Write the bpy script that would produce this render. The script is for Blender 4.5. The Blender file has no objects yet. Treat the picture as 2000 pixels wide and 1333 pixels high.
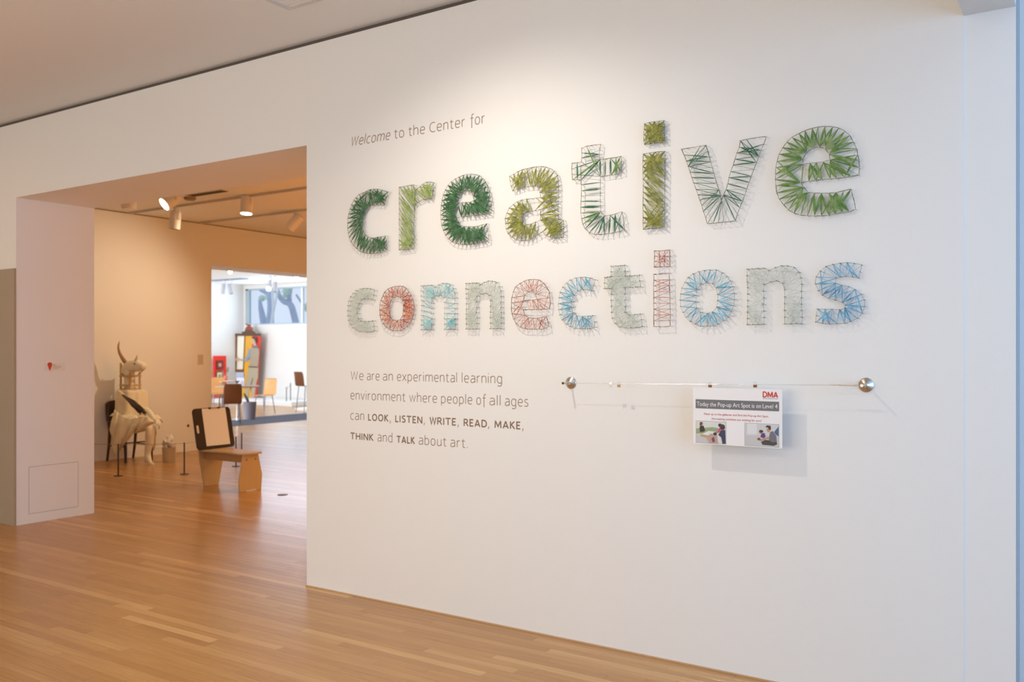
import bpy, bmesh, math, random
from mathutils import Vector, Matrix, Quaternion
random.seed(7)
S = bpy.context.scene
COL = S.collection
# ------------------------------------------------------------------ camera
F_PX, HOR, CAM_H, CAM_D, YAW = 1740.0, 684.0, 1.55, 4.136, math.radians(33.5)
cy_, sy_ = math.cos(YAW), math.sin(YAW)
cam_d = bpy.data.cameras.new('camera'); cam = bpy.data.objects.new('camera', cam_d); COL.objects.link(cam)
cam.location = (0, -CAM_D, CAM_H); cam.rotation_euler = (math.pi/2, 0, YAW)
cam_d.sensor_width = 36.0; cam_d.lens = 36.0*F_PX/2000.0; cam_d.shift_y = (HOR-666.5)/2000.0
cam_d.clip_start = .05; cam_d.clip_end = 200
cam_d.dof.use_dof = True; cam_d.dof.focus_distance = 4.5; cam_d.dof.aperture_fstop = 2.8
S.camera = cam
S.view_settings.view_transform = 'Standard'; S.view_settings.look = 'None'
S.view_settings.gamma = 1; S.view_settings.use_curve_mapping = False
S.view_settings.exposure = 0.0
# ------------------------------------------------------------------ world
w = bpy.data.worlds.new('sky'); S.world = w; w.use_nodes = True
bg = w.node_tree.nodes['Background']; bg.inputs['Color'].default_value = (.80, .88, 1, 1); bg.inputs['Strength'].default_value = .98
# ------------------------------------------------------------------ lights
def area(name, loc, rot, sx, sy, power, color, spread=180):
    d = bpy.data.lights.new(name, 'AREA'); d.shape = 'RECTANGLE'; d.size = sx; d.size_y = sy; d.energy = power; d.color = color
    d.spread = math.radians(spread)
    o = bpy.data.objects.new(name, d); COL.objects.link(o); o.location = loc; o.rotation_euler = rot; return o
def spot(name, loc, target, power, color, angle=100, blend=.8, radius=.035):
    d = bpy.data.lights.new(name, 'SPOT'); d.energy = power; d.color = color; d.spot_size = math.radians(angle); d.spot_blend = blend
    d.shadow_soft_size = radius
    o = bpy.data.objects.new(name, d); COL.objects.link(o); o.location = loc
    o.rotation_euler = (Vector(target)-Vector(loc)).to_track_quat('-Z', 'Y').to_euler(); return o
H90 = math.pi/2
WARM = (1, .74, .50)
ORANGE = (1, .62, .30)
DAY = (.66, .82, 1)
# daylight from the glazed end of the front gallery, right of the camera
LT = {}
LT['day'] = area('daylight_window', (3.4, -2.6, 1.7), (H90, 0, H90), 5.0, 2.8, 200, (0.32, 0.58, 0.94))
LT['rear'] = area('rear_room_fill', (-5.5, -6.9, 1.6), (H90, 0, 0), 6.5, 2.8, 155, (1.0, 0.92, 0.79))  # unseen broad fill, added behind the camera to light the room
# gallery ceiling track lights in front of the lettered wall
LT['wall'] = spot('wall_track_light', (-2.75, -1.45, 3.40), (-2.70, 0, .62), 104, (1.0, 0.9, 0.76), 122, 1, .03)
LT['fill'] = area('upper_wall_fill', (-0.9, -3.7, 3.3), (math.radians(76), 0, math.radians(6)), 2.6, .5, 13, (1.0, 0.97, 0.95), 150)  # soft area light added to brighten the upper right wall
LT['floor1'] = spot('room_track_light', (-4.2, -3.2, 3.40), (-4.4, -2.4, 0), 54, (1.0, 0.76, 0.52), 140, 1, .05)
LT['floor2'] = spot('left_track_light', (-8.5, -2.4, 3.40), (-8.6, -.6, .8), 44, (1.0, 0.62, 0.32), 140, 1, .05)
# second gallery, tungsten
LT['statue'] = spot('statue_track_light', (-9.6, 4.3, 3.25), (-11.6, 2.8, 1.3), 128, (1.0, 0.8, 0.52), 110, 1, .05)
LT['statue2'] = spot('figure_fill_spot', (-9.3, 1.7, 3.3), (-11.25, 3.2, .75), 30, (1.0, 0.8, 0.5), 36, .8, .05)  # extra spot added to brighten the sculpture from the front
LT['bench'] = spot('bench_track_light', (-7.8, 3.4, 3.3), (-8.2, 2.9, 0), 60, (1.0, 0.74, 0.46), 120, 1, .05)
LT['gfloor'] = spot('hidden_bounce_spot', (-4.0, 6.5, 3.3), (-4.0, 6.6, 0), 3350, (1.0, 0.69, 0.31), 140, 1, .05)  # out-of-view spot added for warm bounce through the gallery
# far room, daylight
LT['farside'] = area('far_side_fill', (-18.0, 3.4, 1.8), (-H90, 0, math.pi), 6.6, 2.6, 395, (0.84, 0.92, 1.0), 130)  # unseen daylight area added to light the far room evenly
LT['farclere'] = area('clerestory_light', (-17.3, 13.85, 2.86), (-H90, 0, 0), 7.5, 1.0, 170, (0.6, 0.8, 1.0))

# ------------------------------------------------------------------ projection helpers (2000 x 1333 frame)
def ray(px, py):
    u = (px-1000)/F_PX; v = (HOR-py)/F_PX
    return Vector((-sy_+cy_*u, cy_+sy_*u, v))
C0 = Vector((0, -CAM_D, CAM_H))
def at_y(px, py, Y=0.0): r = ray(px, py); return C0 + r*((Y+CAM_D)/r.y)
def at_x(px, py, X): r = ray(px, py); return C0 + r*(X/r.x)
def at_z(px, py, Z=0.0): r = ray(px, py); return C0 + r*((Z-CAM_H)/r.z)
def to_px(p):
    d = Vector(p)-C0; z = -sy_*d.x+cy_*d.y; l = cy_*d.x+sy_*d.y
    return (1000+F_PX*l/z, HOR-F_PX*d.z/z, z)
# ------------------------------------------------------------------ materials
MATS = {}
def mat(name, color, rough=.6, metal=0, bump=0, bscale=200, var=0, vscale=6, emit=None, estr=0, coat=0, sheen=0):
    if name in MATS: return MATS[name]
    m = bpy.data.materials.new(name); m.use_nodes = True; nt = m.node_tree; b = nt.nodes['Principled BSDF']
    b.inputs['Base Color'].default_value = (*color, 1); b.inputs['Roughness'].default_value = rough; b.inputs['Metallic'].default_value = metal
    if coat: b.inputs['Coat Weight'].default_value = coat; b.inputs['Coat Roughness'].default_value = .12
    if sheen: b.inputs['Sheen Weight'].default_value = sheen
    if emit: b.inputs['Emission Color'].default_value = (*emit, 1); b.inputs['Emission Strength'].default_value = estr
    tc = nt.nodes.new('ShaderNodeTexCoord')
    if var:
        n = nt.nodes.new('ShaderNodeTexNoise'); n.inputs['Scale'].default_value = vscale; n.inputs['Detail'].default_value = 5
        nt.links.new(tc.outputs['Object'], n.inputs['Vector'])
        mx = nt.nodes.new('ShaderNodeMix'); mx.data_type = 'RGBA'
        mx.inputs[6].default_value = (*[c*(1-var) for c in color], 1); mx.inputs[7].default_value = (*[min(1, c*(1+var)) for c in color], 1)
        nt.links.new(n.outputs['Fac'], mx.inputs[0]); nt.links.new(mx.outputs[2], b.inputs['Base Color'])
    if bump:
        n2 = nt.nodes.new('ShaderNodeTexNoise'); n2.inputs['Scale'].default_value = bscale; n2.inputs['Detail'].default_value = 4
        nt.links.new(tc.outputs['Object'], n2.inputs['Vector'])
        bp = nt.nodes.new('ShaderNodeBump'); bp.inputs['Strength'].default_value = bump; bp.inputs['Distance'].default_value = .002
        nt.links.new(n2.outputs['Fac'], bp.inputs['Height']); nt.links.new(bp.outputs['Normal'], b.inputs['Normal'])
    MATS[name] = m; return m
def wood(name, color, rough=.4, dark=.75, sx=1.5, sy=30, coat=0):
    if name in MATS: return MATS[name]
    m = mat(name, color, rough, coat=coat); nt = m.node_tree; b = nt.nodes['Principled BSDF']; tc = nt.nodes['Texture Coordinate']
    mp = nt.nodes.new('ShaderNodeMapping'); mp.inputs['Scale'].default_value = (sy, sy, sx)
    n = nt.nodes.new('ShaderNodeTexNoise'); n.inputs['Scale'].default_value = 2; n.inputs['Detail'].default_value = 6
    mx = nt.nodes.new('ShaderNodeMix'); mx.data_type = 'RGBA'
    mx.inputs[6].default_value = (*[c*dark for c in color], 1); mx.inputs[7].default_value = (*color, 1)
    nt.links.new(tc.outputs['Object'], mp.inputs['Vector']); nt.links.new(mp.outputs['Vector'], n.inputs['Vector'])
    nt.links.new(n.outputs['Fac'], mx.inputs[0]); nt.links.new(mx.outputs[2], b.inputs['Base Color'])
    return m
M_wall = mat('white_wall_paint', (.83, .825, .81), .65, bump=.25, bscale=350)
M_wall2 = mat('white_gallery_paint', (.82, .80, .77), .7, bump=.2, bscale=350)
M_ceil = mat('white_ceiling_paint', (.84, .83, .81), .8, bump=.15, bscale=300)
M_gap = mat('shadow_gap_dark', (.12, .10, .085), .8)
M_taupe = mat('taupe_panel_paint', (.40, .32, .235), .7, var=.04)
M_steel = mat('brushed_steel', (.62, .58, .53), .28, 1)
M_wire = mat('steel_wire', (.55, .53, .52), .35, .9)
M_black = mat('black_metal', (.02, .02, .022), .4, .2)
M_can = mat('white_lamp_housing', (.78, .74, .70), .5)
M_glow = mat('lit_lamp_face', (1, .9, .7), .5, emit=(1, .86, .62), estr=22)
M_glow2 = mat('small_lit_lamp_face', (1, .9, .7), .5, emit=(1, .88, .68), estr=9)
M_plaster = mat('ivory_plaster', (.84, .76, .60), .65, bump=.5, bscale=60, var=.06, vscale=8)
M_cloth = mat('stiff_cream_cloth', (.82, .72, .53), .85, bump=.6, bscale=40, var=.1, vscale=7)
M_darkwood = wood('dark_chair_wood', (.07, .028, .014), .35)
M_ply = wood('birch_plywood', (.60, .40, .20), .45, .85, 1.5, 14)
M_board = mat('black_drawing_board', (.018, .009, .006), .6)
M_paper = mat('white_paper', (.86, .84, .80), .8)

# floor: oak strips, tone per strip from a colour attribute
def oak():
    m = bpy.data.materials.new('oak_strip_floor'); m.use_nodes = True; nt = m.node_tree; b = nt.nodes['Principled BSDF']
    at = nt.nodes.new('ShaderNodeAttribute'); at.attribute_name = 'tone'
    sep = nt.nodes.new('ShaderNodeSeparateColor'); nt.links.new(at.outputs['Color'], sep.inputs['Color'])
    rp = nt.nodes.new('ShaderNodeValToRGB'); e = rp.color_ramp.elements
    e[0].position = 0; e[0].color = (.385, .175, .050, 1); e[1].position = 1; e[1].color = (.66, .39, .155, 1)
    k = rp.color_ramp.elements.new(.5); k.color = (.485, .245, .075, 1)
    nt.links.new(sep.outputs['Red'], rp.inputs['Fac'])
    geo = nt.nodes.new('ShaderNodeNewGeometry')
    add = nt.nodes.new('ShaderNodeVectorMath'); add.operation = 'ADD'
    sc = nt.nodes.new('ShaderNodeVectorMath'); sc.operation = 'SCALE'; sc.inputs['Scale'].default_value = 40
    nt.links.new(at.outputs['Color'], sc.inputs[0]); nt.links.new(geo.outputs['Position'], add.inputs[0]); nt.links.new(sc.outputs[0], add.inputs[1])
    mp = nt.nodes.new('ShaderNodeMapping'); mp.inputs['Scale'].default_value = (1.6, 42, 1)
    nt.links.new(add.outputs[0], mp.inputs['Vector'])
    n = nt.nodes.new('ShaderNodeTexNoise'); n.inputs['Scale'].default_value = 2.2; n.inputs['Detail'].default_value = 7; n.inputs['Distortion'].default_value = .4
    nt.links.new(mp.outputs['Vector'], n.inputs['Vector'])
    mr = nt.nodes.new('ShaderNodeMapRange'); mr.inputs['From Min'].default_value = .3; mr.inputs['From Max'].default_value = .7
    mr.inputs['To Min'].default_value = .84; mr.inputs['To Max'].default_value = 1.1
    nt.links.new(n.outputs['Fac'], mr.inputs['Value'])
    mul = nt.nodes.new('ShaderNodeVectorMath'); mul.operation = 'SCALE'
    nt.links.new(rp.outputs['Color'], mul.inputs[0]); nt.links.new(mr.outputs['Result'], mul.inputs['Scale'])
    nt.links.new(mul.outputs[0], b.inputs['Base Color'])
    b.inputs['Roughness'].default_value = .33; b.inputs['Coat Weight'].default_value = .16; b.inputs['Coat Roughness'].default_value = .14
    bp = nt.nodes.new('ShaderNodeBump'); bp.inputs['Strength'].default_value = .05; bp.inputs['Distance'].default_value = .001
    nt.links.new(n.outputs['Fac'], bp.inputs['Height']); nt.links.new(bp.outputs['Normal'], b.inputs['Normal'])
    return m
M_oak = oak()

# ------------------------------------------------------------------ mesh helpers
class MB:
    def __init__(s): s.v = []; s.f = []
    def quad(s, a, b, c, d):
        n = len(s.v); s.v += [tuple(a), tuple(b), tuple(c), tuple(d)]; s.f.append((n, n+1, n+2, n+3)); return s
    def box(s, x0, x1, y0, y1, z0, z1, M=None):
        n = len(s.v); P = [(x0,y0,z0),(x1,y0,z0),(x1,y1,z0),(x0,y1,z0),(x0,y0,z1),(x1,y0,z1),(x1,y1,z1),(x0,y1,z1)]
        if M is not None: P = [tuple(M @ Vector(p)) for p in P]
        s.v += P; s.f += [(n,n+3,n+2,n+1),(n+4,n+5,n+6,n+7),(n,n+1,n+5,n+4),(n+1,n+2,n+6,n+5),(n+2,n+3,n+7,n+6),(n+3,n,n+4,n+7)]; return s
    def tube(s, pts, r, k=8, cap=True):
        pts = [Vector(p) for p in pts]; R = r if isinstance(r, (list, tuple)) else [r]*len(pts)
        rings = []; up = None
        for i, p in enumerate(pts):
            t = (pts[min(i+1, len(pts)-1)]-pts[max(i-1, 0)]).normalized()
            if up is None: up = Vector((0,0,1)) if abs(t.z) < .9 else Vector((1,0,0))
            a = t.cross(up).normalized(); b = a.cross(t).normalized(); up = b
            n = len(s.v)
            for j in range(k):
                q = 2*math.pi*j/k; s.v.append(tuple(p+(a*math.cos(q)+b*math.sin(q))*R[i]))
            rings.append(n)
        for i in range(len(rings)-1):
            for j in range(k):
                s.f.append((rings[i]+j, rings[i]+(j+1) % k, rings[i+1]+(j+1) % k, rings[i+1]+j))
        if cap: s.f.append(tuple(rings[0]+j for j in range(k))[::-1]); s.f.append(tuple(rings[-1]+j for j in range(k)))
        return s
    def lathe(s, prof, c=(0,0,0), k=24, M=None):
        n = len(s.v)
        for (r, z) in prof:
            for j in range(k):
                q = 2*math.pi*j/k; p = Vector((r*math.cos(q), r*math.sin(q), z))
                if M is not None: p = M @ p
                s.v.append(tuple(p+Vector(c)))
        for i in range(len(prof)-1):
            for j in range(k): s.f.append((n+i*k+j, n+i*k+(j+1) % k, n+(i+1)*k+(j+1) % k, n+(i+1)*k+j))
        s.f.append(tuple(n+j for j in range(k))[::-1]); s.f.append(tuple(n+(len(prof)-1)*k+j for j in range(k)))
        return s
    def prism(s, pts, d):
        """closed 3-D polygon pts extruded by vector d"""
        d = Vector(d); n = len(s.v); k = len(pts)
        s.v += [tuple(p) for p in pts]+[tuple(Vector(p)+d) for p in pts]
        s.f.append(tuple(range(n, n+k))); s.f.append(tuple(range(n+2*k-1, n+k-1, -1)))
        for j in range(k): s.f.append((n+j, n+(j+1) % k, n+k+(j+1) % k, n+k+j))
        return s
    def build(s, name, m, parent=None, smooth=False, bevel=0, fix=True, **props):
        me = bpy.data.meshes.new(name); me.from_pydata(s.v, [], s.f)
        if fix:
            bm = bmesh.new(); bm.from_mesh(me); bmesh.ops.recalc_face_normals(bm, faces=bm.faces); bm.to_mesh(me); bm.free()
        if smooth:
            for p in me.polygons: p.use_smooth = True
        me.materials.append(m); o = bpy.data.objects.new(name, me); COL.objects.link(o)
        if parent is not None:
            o.parent = parent; o.matrix_parent_inverse = Matrix.Translation(parent.location).inverted() if parent.parent is None else Matrix.Identity(4)
            if parent.parent is None: o.matrix_parent_inverse = (Matrix.Translation(parent.location) @ parent.rotation_euler.to_matrix().to_4x4()).inverted()
            o.matrix_parent_inverse = pinv(parent)
        if bevel:
            b = o.modifiers.new('bevel', 'BEVEL'); b.width = bevel; b.segments = 2; b.limit_method = 'ANGLE'
        for k_, v_ in props.items(): o[k_] = v_
        return o
def wmat(o):
    m = Matrix.Translation(o.location) @ o.rotation_euler.to_matrix().to_4x4()
    return m if o.parent is None else wmat(o.parent) @ o.matrix_parent_inverse @ m
def pinv(p): return wmat(p).inverted()
def link(o, parent):
    o.parent = parent; o.matrix_parent_inverse = pinv(parent)
def empty(name, loc, label, cat, group=None, rz=0):
    o = bpy.data.objects.new(name, None); o.empty_display_size = .1; COL.objects.link(o); o.location = loc; o.rotation_euler = (0,0,rz)
    o['label'] = label; o['category'] = cat
    if group: o['group'] = group
    return o
def tag(o, label, cat, group=None):
    o['label'] = label; o['category'] = cat
    if group: o['group'] = group
    return o
def struct(mb, name, m, label=None, cat='wall', **k):
    o = mb.build(name, m, kind='structure', **k)
    if label: o['label'] = label; o['category'] = cat
    return o
def skin(name, verts, edges, radii, m, parent, root=0, sub=2, smooth=True):
    me = bpy.data.meshes.new(name); me.from_pydata([tuple(v) for v in verts], edges, []); me.materials.append(m)
    o = bpy.data.objects.new(name, me); COL.objects.link(o)
    sk = o.modifiers.new('skin', 'SKIN'); sk.use_smooth_shade = smooth
    if not me.skin_vertices:
        bm = bmesh.new(); bm.from_mesh(me); bm.verts.layers.skin.verify(); bm.to_mesh(me); bm.free()
    for i, r in enumerate(radii):
        rr = r if isinstance(r, tuple) else (r, r)
        me.skin_vertices[0].data[i].radius = rr; me.skin_vertices[0].data[i].use_root = (i == root)
    ss = o.modifiers.new('sub', 'SUBSURF'); ss.levels = sub; ss.render_levels = sub
    if parent is not None: link(o, parent)
    return o

# ================================================================== SETTING
OP_X0, OP_X1, OP_Z, TH = -7.98, -4.355, 2.895, .73
CZ, CZ2 = 3.58, 3.525
PX_R, PX_E = -.48, -.29
mb = MB()
# lettered wall: right of the passage, over it, left of it
mb.box(OP_X1, PX_R, 0, TH, 0, CZ-.03)
wall = struct(mb, 'wall_back', M_wall, 'white gallery wall carrying the string lettering', 'wall')
mb = MB().box(OP_X0, OP_X1, 0, TH, OP_Z, CZ-.03)
struct(mb, 'wall_lintel', M_wall, 'white lintel over the wide passage into the next gallery', 'wall')
mb = MB().box(-12.5, OP_X0, 0, TH, 0, CZ-.03)
wall_left = struct(mb, 'wall_left', M_wall, 'white wall end left of the passage, its side shaded pinkish', 'wall')
MB().box(-12.5, PX_R, .02, TH, CZ-.03, CZ).build('shadow_gap', M_gap, wall)
# hatch set in the passage side
hp = [at_x(69, 911, OP_X0), at_x(153, 902, OP_X0), at_x(153, 984, OP_X0), at_x(69, 1002, OP_X0)]
hy0, hy1, hz0, hz1 = hp[0].y-.06, hp[1].y, .22, .62
hz1 = hp[1].z; hz0 = hp[2].z-.03
g = MB(); t = .004
for (a, b, c, d) in ((hy0, hy1, hz1-t, hz1), (hy0, hy1, hz0, hz0+t), (hy1-t, hy1, hz0, hz1), (hy0, hy0+t, hz0, hz1)): g.box(OP_X0-.001, OP_X0+.0008, a, b, c, d)
hj = g.build('hatch_joint', mat('hatch_joint_grey', (.42, .38, .35), .8), wall_left)
MB().box(OP_X0-.001, OP_X0+.0015, hy0+t, hy1-t, hz0+t, hz1-t).build('access_hatch', M_wall, wall_left)
# strip of wall under the beam, and the wall further back at the right
struct(MB().box(PX_E, PX_E+.003, .012, .16, 0, CZ), 'return_face_1', mat('grey_return_face', (.34, .36, .40), .6), 'narrow grey face darkening the wall return beside the strip of wall at the far right', 'trim')  # thin grey face added to darken the daylit wall return
struct(MB().box(PX_R, PX_E, .005, TH, 0, CZ), 'wall_strip', M_wall, 'narrow white wall strip beneath the beam at the right', 'wall')
struct(MB().box(PX_E, 3.5, .16, TH, 0, CZ), 'wall_right', M_wall, 'pale blue-lit wall at the far right edge', 'wall')
struct(MB().box(PX_R, PX_E, -7, .005, 2.945, CZ), 'beam', mat('grey_white_beam', (.70, .69, .68), .7), 'white dropped ceiling beam at the top right corner', 'beam')
# rest of the front gallery
struct(MB().box(-12.5, -12.35, -7, 0, 0, CZ), 'wall_front_left', M_wall2)
struct(MB().box(-12.5, 3.6, -7.15, -7, 0, CZ), 'wall_behind', M_wall2)
struct(MB().box(3.5, 3.65, -7, TH, 0, CZ), 'wall_far_right', M_wall2)
ceil = struct(MB().box(-12.5, 3.65, -7.15, TH, CZ, CZ+.15), 'ceiling', M_ceil, 'white ceiling of the front gallery', 'ceiling')
# access panel frame in the ceiling: two raised lines round a square
c0 = at_z(565, 19, CZ); g = MB(); px0, py1 = c0.x, c0.y
for k, (o_, h_) in enumerate(((0, .004), (.03, .006))):
    x0, x1, y0, y1 = px0+o_, px0+.66-o_, py1-.66+o_, py1-o_; tt = .007
    for (a, b, c, d) in ((x0, x1, y1-tt, y1), (x0, x1, y0, y0+tt), (x0, x0+tt, y0+tt, y1-tt), (x1-tt, x1, y0+tt, y1-tt)): g.box(a, b, c, d, CZ-h_, CZ+.01)
g.build('access_panel_frame', mat('ceiling_joint', (.66, .63, .60), .8), ceil)
# low taupe panel left of the passage
zt = at_y(20, 525, -.02).z
tag(MB().box(-11.2, OP_X0+.004, -.02, -.001, 0, zt).build('wall_panel', M_taupe), 'tall taupe panel against the wall at the far left edge', 'panel')

# --- second gallery
WX = -11.67; T2 = .62; OY0, OY1, OZ2 = at_x(413, 700, WX).y, 10.4, 2.885
w2 = MB(); w2.box(WX-T2, WX, TH, OY0, 0, CZ2); w2.box(WX-T2, WX, OY0, OY1, OZ2, CZ2); w2.box(WX-T2, WX, OY1, 13.0, 0, CZ2)
wall_gallery = struct(w2, 'wall_gallery', M_wall2, 'warm lit wall of the next gallery with a doorway to the far room', 'wall')
struct(MB().box(WX-T2, -1, TH, 13.0, CZ2, CZ2+.15), 'ceiling_gallery', M_ceil, 'tungsten lit ceiling of the next gallery', 'ceiling')
struct(MB().box(WX, -1, 13.0, 13.15, 0, CZ2), 'wall_gallery_end', M_wall2)
struct(MB().box(-1.15, -1, TH, 13.0, 0, CZ2), 'wall_gallery_right', M_wall2)
struct(MB().box(WX, WX+.012, TH, OY0, 0, .11), 'baseboard_gallery', M_wall2)
MB().box(WX-.001, WX+.004, TH, 13.0, CZ2-.014, CZ2).build('shadow_gap', mat('brown_gap', (.25, .19, .14), .8), wall_gallery)
# --- far room
RX, RY = -21.8, 14.0
CZ3 = 3.52
struct(MB().box(RX-.15, RX, 3.0, RY+.15, 0, CZ3+.15), 'wall_far_left', M_wall2, 'white daylit side wall of the far room', 'wall')
WZ0, WZ1 = 2.31, 3.40
wl = at_y(484, 600, RY).x
b = MB(); b.box(RX, -12.3, RY, RY+.15, 0, WZ0); b.box(RX, wl-.12, RY, RY+.15, WZ0, CZ3+.15); b.box(wl-.12, -12.3, RY, RY+.15, WZ1, CZ3+.15)
struct(b, 'wall_far_back', M_wall2, 'white back wall of the far room below the clerestory window', 'wall')
struct(MB().box(RX, -12.3, 3.0, 3.15, 0, CZ3), 'wall_far_front', M_wall2)
struct(MB().box(RX, WX-T2, 3.0, RY, CZ3, CZ3+.15), 'ceiling_far', M_ceil, 'white ceiling of the far room', 'ceiling')
# window
M_frame = mat('blue_grey_window_frame', (.45, .55, .62), .4, .3)
win = MB(); zz0, zz1 = WZ0, WZ1
win.box(wl-.12, -12.3, RY+.03, RY+.09, zz0, zz0+.03); win.box(wl-.12, -12.3, RY+.03, RY+.09, zz1-.04, zz1)
win.box(wl-.12, wl-.03, RY+.03, RY+.09, zz0, zz1)
window = struct(win, 'window_1', M_frame, 'long clerestory window with trees beyond in the far room', 'window')
mxs = [wl, at_y(588, 600, RY).x]; mxs += [mxs[1]+(mxs[1]-mxs[0])*k*.98 for k in (1, 2)]
for k, x in enumerate(mxs): MB().box(x-.03, x+.03, RY+.03, RY+.10, zz0+.03, zz1-.04).build('mullion', M_frame if k == 0 else mat('white_mullion', (.8, .83, .86), .4), window)
M_glass = bpy.data.materials.new('window_glass'); M_glass.use_nodes = True
gn = M_glass.node_tree; gn.nodes.clear(); o_ = gn.nodes.new('ShaderNodeOutputMaterial'); tr = gn.nodes.new('ShaderNodeBsdfTransparent'); gl = gn.nodes.new('ShaderNodeBsdfGlossy'); ms = gn.nodes.new('ShaderNodeMixShader')
tr.inputs['Color'].default_value = (.93, .96, 1, 1); gl.inputs['Roughness'].default_value = .02; ms.inputs['Fac'].default_value = .07
gn.links.new(tr.outputs[0], ms.inputs[1]); gn.links.new(gl.outputs[0], ms.inputs[2]); gn.links.new(ms.outputs[0], o_.inputs['Surface'])
for k in range(3): MB().box(mxs[k]+.03, mxs[k+1]-.03, RY+.06, RY+.066, zz0+.03, zz1-.04).build('pane', M_glass, window)

# ------------------------------------------------------------------ floor
floor = struct(MB().box(-22, 3.65, -7.15, 14.15, -.2, -.02), 'floor', mat('oak_subfloor', (.40, .21, .09), .4), 'honey coloured oak strip floor running through all rooms', 'floor')
PW = .057
def plank_mesh(items, name):
    v, f, t = [], [], []
    for (x0, x1, y0, y1, z, tone) in items:
        n = len(v); c = .0009
        v += [(x0, y0, -.02), (x1, y0, -.02), (x1, y1, -.02), (x0, y1, -.02), (x0, y0, z-c), (x1, y0, z-c), (x1, y1, z-c), (x0, y1, z-c),
              (x0+c, y0+c, z), (x1-c, y0+c, z), (x1-c, y1-c, z), (x0+c, y1-c, z)]
        f += [(n+8, n+9, n+10, n+11), (n, n+1, n+5, n+4), (n+1, n+2, n+6, n+5), (n+2, n+3, n+7, n+6), (n+3, n, n+4, n+7),
              (n+4, n+5, n+9, n+8), (n+5, n+6, n+10, n+9), (n+6, n+7, n+11, n+10), (n+7, n+4, n+8, n+11)]
        t += [tone]*12
    me = bpy.data.meshes.new(name); me.from_pydata(v, [], f)
    a = me.color_attributes.new('tone', 'FLOAT_COLOR', 'POINT')
    for i, tn in enumerate(t): a.data[i].color = (tn[0], tn[1], tn[2], 1)
    me.materials.append(M_oak)
    o = bpy.data.objects.new(name, me); COL.objects.link(o); o.parent = floor; return o
rf = random.Random(11)
items = []
row = 0; y = -6.9
while y < 14:
    x = -22 + rf.uniform(0, 1.0); x1lim = 3.4 if y < .7 else -1.2
    if y > 4: x1lim = -4
    while x < x1lim:
        L = rf.choice((.5, .7, .9, 1.1, 1.4, 1.8, 2.2))*rf.uniform(.85, 1.15)
        r_ = rf.random(); tone = min(1, max(0, rf.gauss(.46, .13))) if r_ < .92 else rf.uniform(.7, .95)
        items.append((x+.0003, x+L-.0003, y+.0003, y+PW-.0003, rf.uniform(-.0003, .0), (tone, rf.random(), rf.random())))
        x += L
    y += PW; row += 1
def seen(it):
    best = None
    for k in range(7):
        x = it[0]+(it[1]-it[0])*k/6; yy = (it[2]+it[3])/2
        if yy > 0 and not (OP_X0+.0 < x*1.0): pass
        p = to_px((x, yy, 0))
        if p[2] < .3: continue
        if -10 < p[0] < 2010 and p[1] < 1345:
            if yy > 0 and p[0] > 602: continue
            if -11.9 > x and yy < 4.9: continue
            if yy > 0 and x < -7.98 and p[0] < 186: continue
            if best is None or p[2] < best: best = p[2]
    return best
vis = []; rest = []
for it in items:
    if it[2] > .0-.001 and it[3] < TH and (it[1] < OP_X0 or it[0] > OP_X1): continue
    s_ = seen(it)
    (vis.append((s_, it)) if s_ is not None else rest.append(it))
vis.sort(key=lambda a: a[0])
def whole(it): return it
for s_, it in vis[:300]: plank_mesh([it], 'plank')
plank_mesh([it for s_, it in vis[300:]]+rest, 'planks')['kind'] = 'stuff'
# thin oak strip against the foot of the lettered wall
MB().box(OP_X1, PX_R, -.012, 0, 0, .006).build('edge_strip', wood('oak_edge', (.60, .36, .18), .35), wall)
# floor outlet cover
p = at_z(552, 967)
tag(MB().lathe([(.055, -.001), (.055, .004), (.035, .007)], (p.x, p.y, 0), 20).build('floor_outlet', mat('bronze_outlet', (.20, .12, .08), .4, .6)), 'small round metal floor outlet right of the wooden bench', 'floor outlet')

# ================================================================== STRING LETTERS
NAILY = -.030
def tr_pts(s, ox, oy, k):
    """traced nail heads -> wall plane coordinates (X, Z); 'c' marks nothing, kept for reading"""
    out = []
    for q in s.split():
        a, b_ = q.split(','); p = at_y(ox+float(a)/k, oy+float(b_)/k, NAILY); out.append((p.x, p.z))
    return out
E2 = ["1185,715 1190,620 1180,520 1165,450 1150,370 1110,280 1060,195 1000,140 920,100 840,85 740,78 650,88 570,105 480,135 400,170 310,220 245,280 190,355 145,440 120,530 100,615 95,700 92,770 100,850 110,945 145,1025 200,1100 260,1165 335,1210 420,1235 510,1245 600,1250 690,1245 790,1237 870,1220 970,1205 1060,1190 1140,1160 1125,1080 1105,1000 1080,895 980,915 885,940 790,950 690,950 600,950 520,940 460,870 430,815 530,795 620,785 700,775 810,765 900,755 990,745 1075,730",
      "455,570 450,500 500,415 580,360 665,345 745,370 795,440 805,515 715,545 625,550 540,560"]
C1 = ["925,140 815,110 735,90 660,90 590,100 520,135 455,165 390,190 330,250 290,300 245,385 220,465 195,555 180,635 178,725 178,820 190,905 205,990 235,1070 285,1145 340,1195 400,1245 460,1270 520,1285 580,1290 650,1285 710,1283 780,1275 850,1250 908,1225 900,1140 893,1050 880,960 800,975 730,985 670,1000 610,1000 550,985 500,940 465,860 450,780 455,690 460,610 500,500 565,410 630,385 705,380 785,385 862,390 880,310 900,230"]
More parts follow.
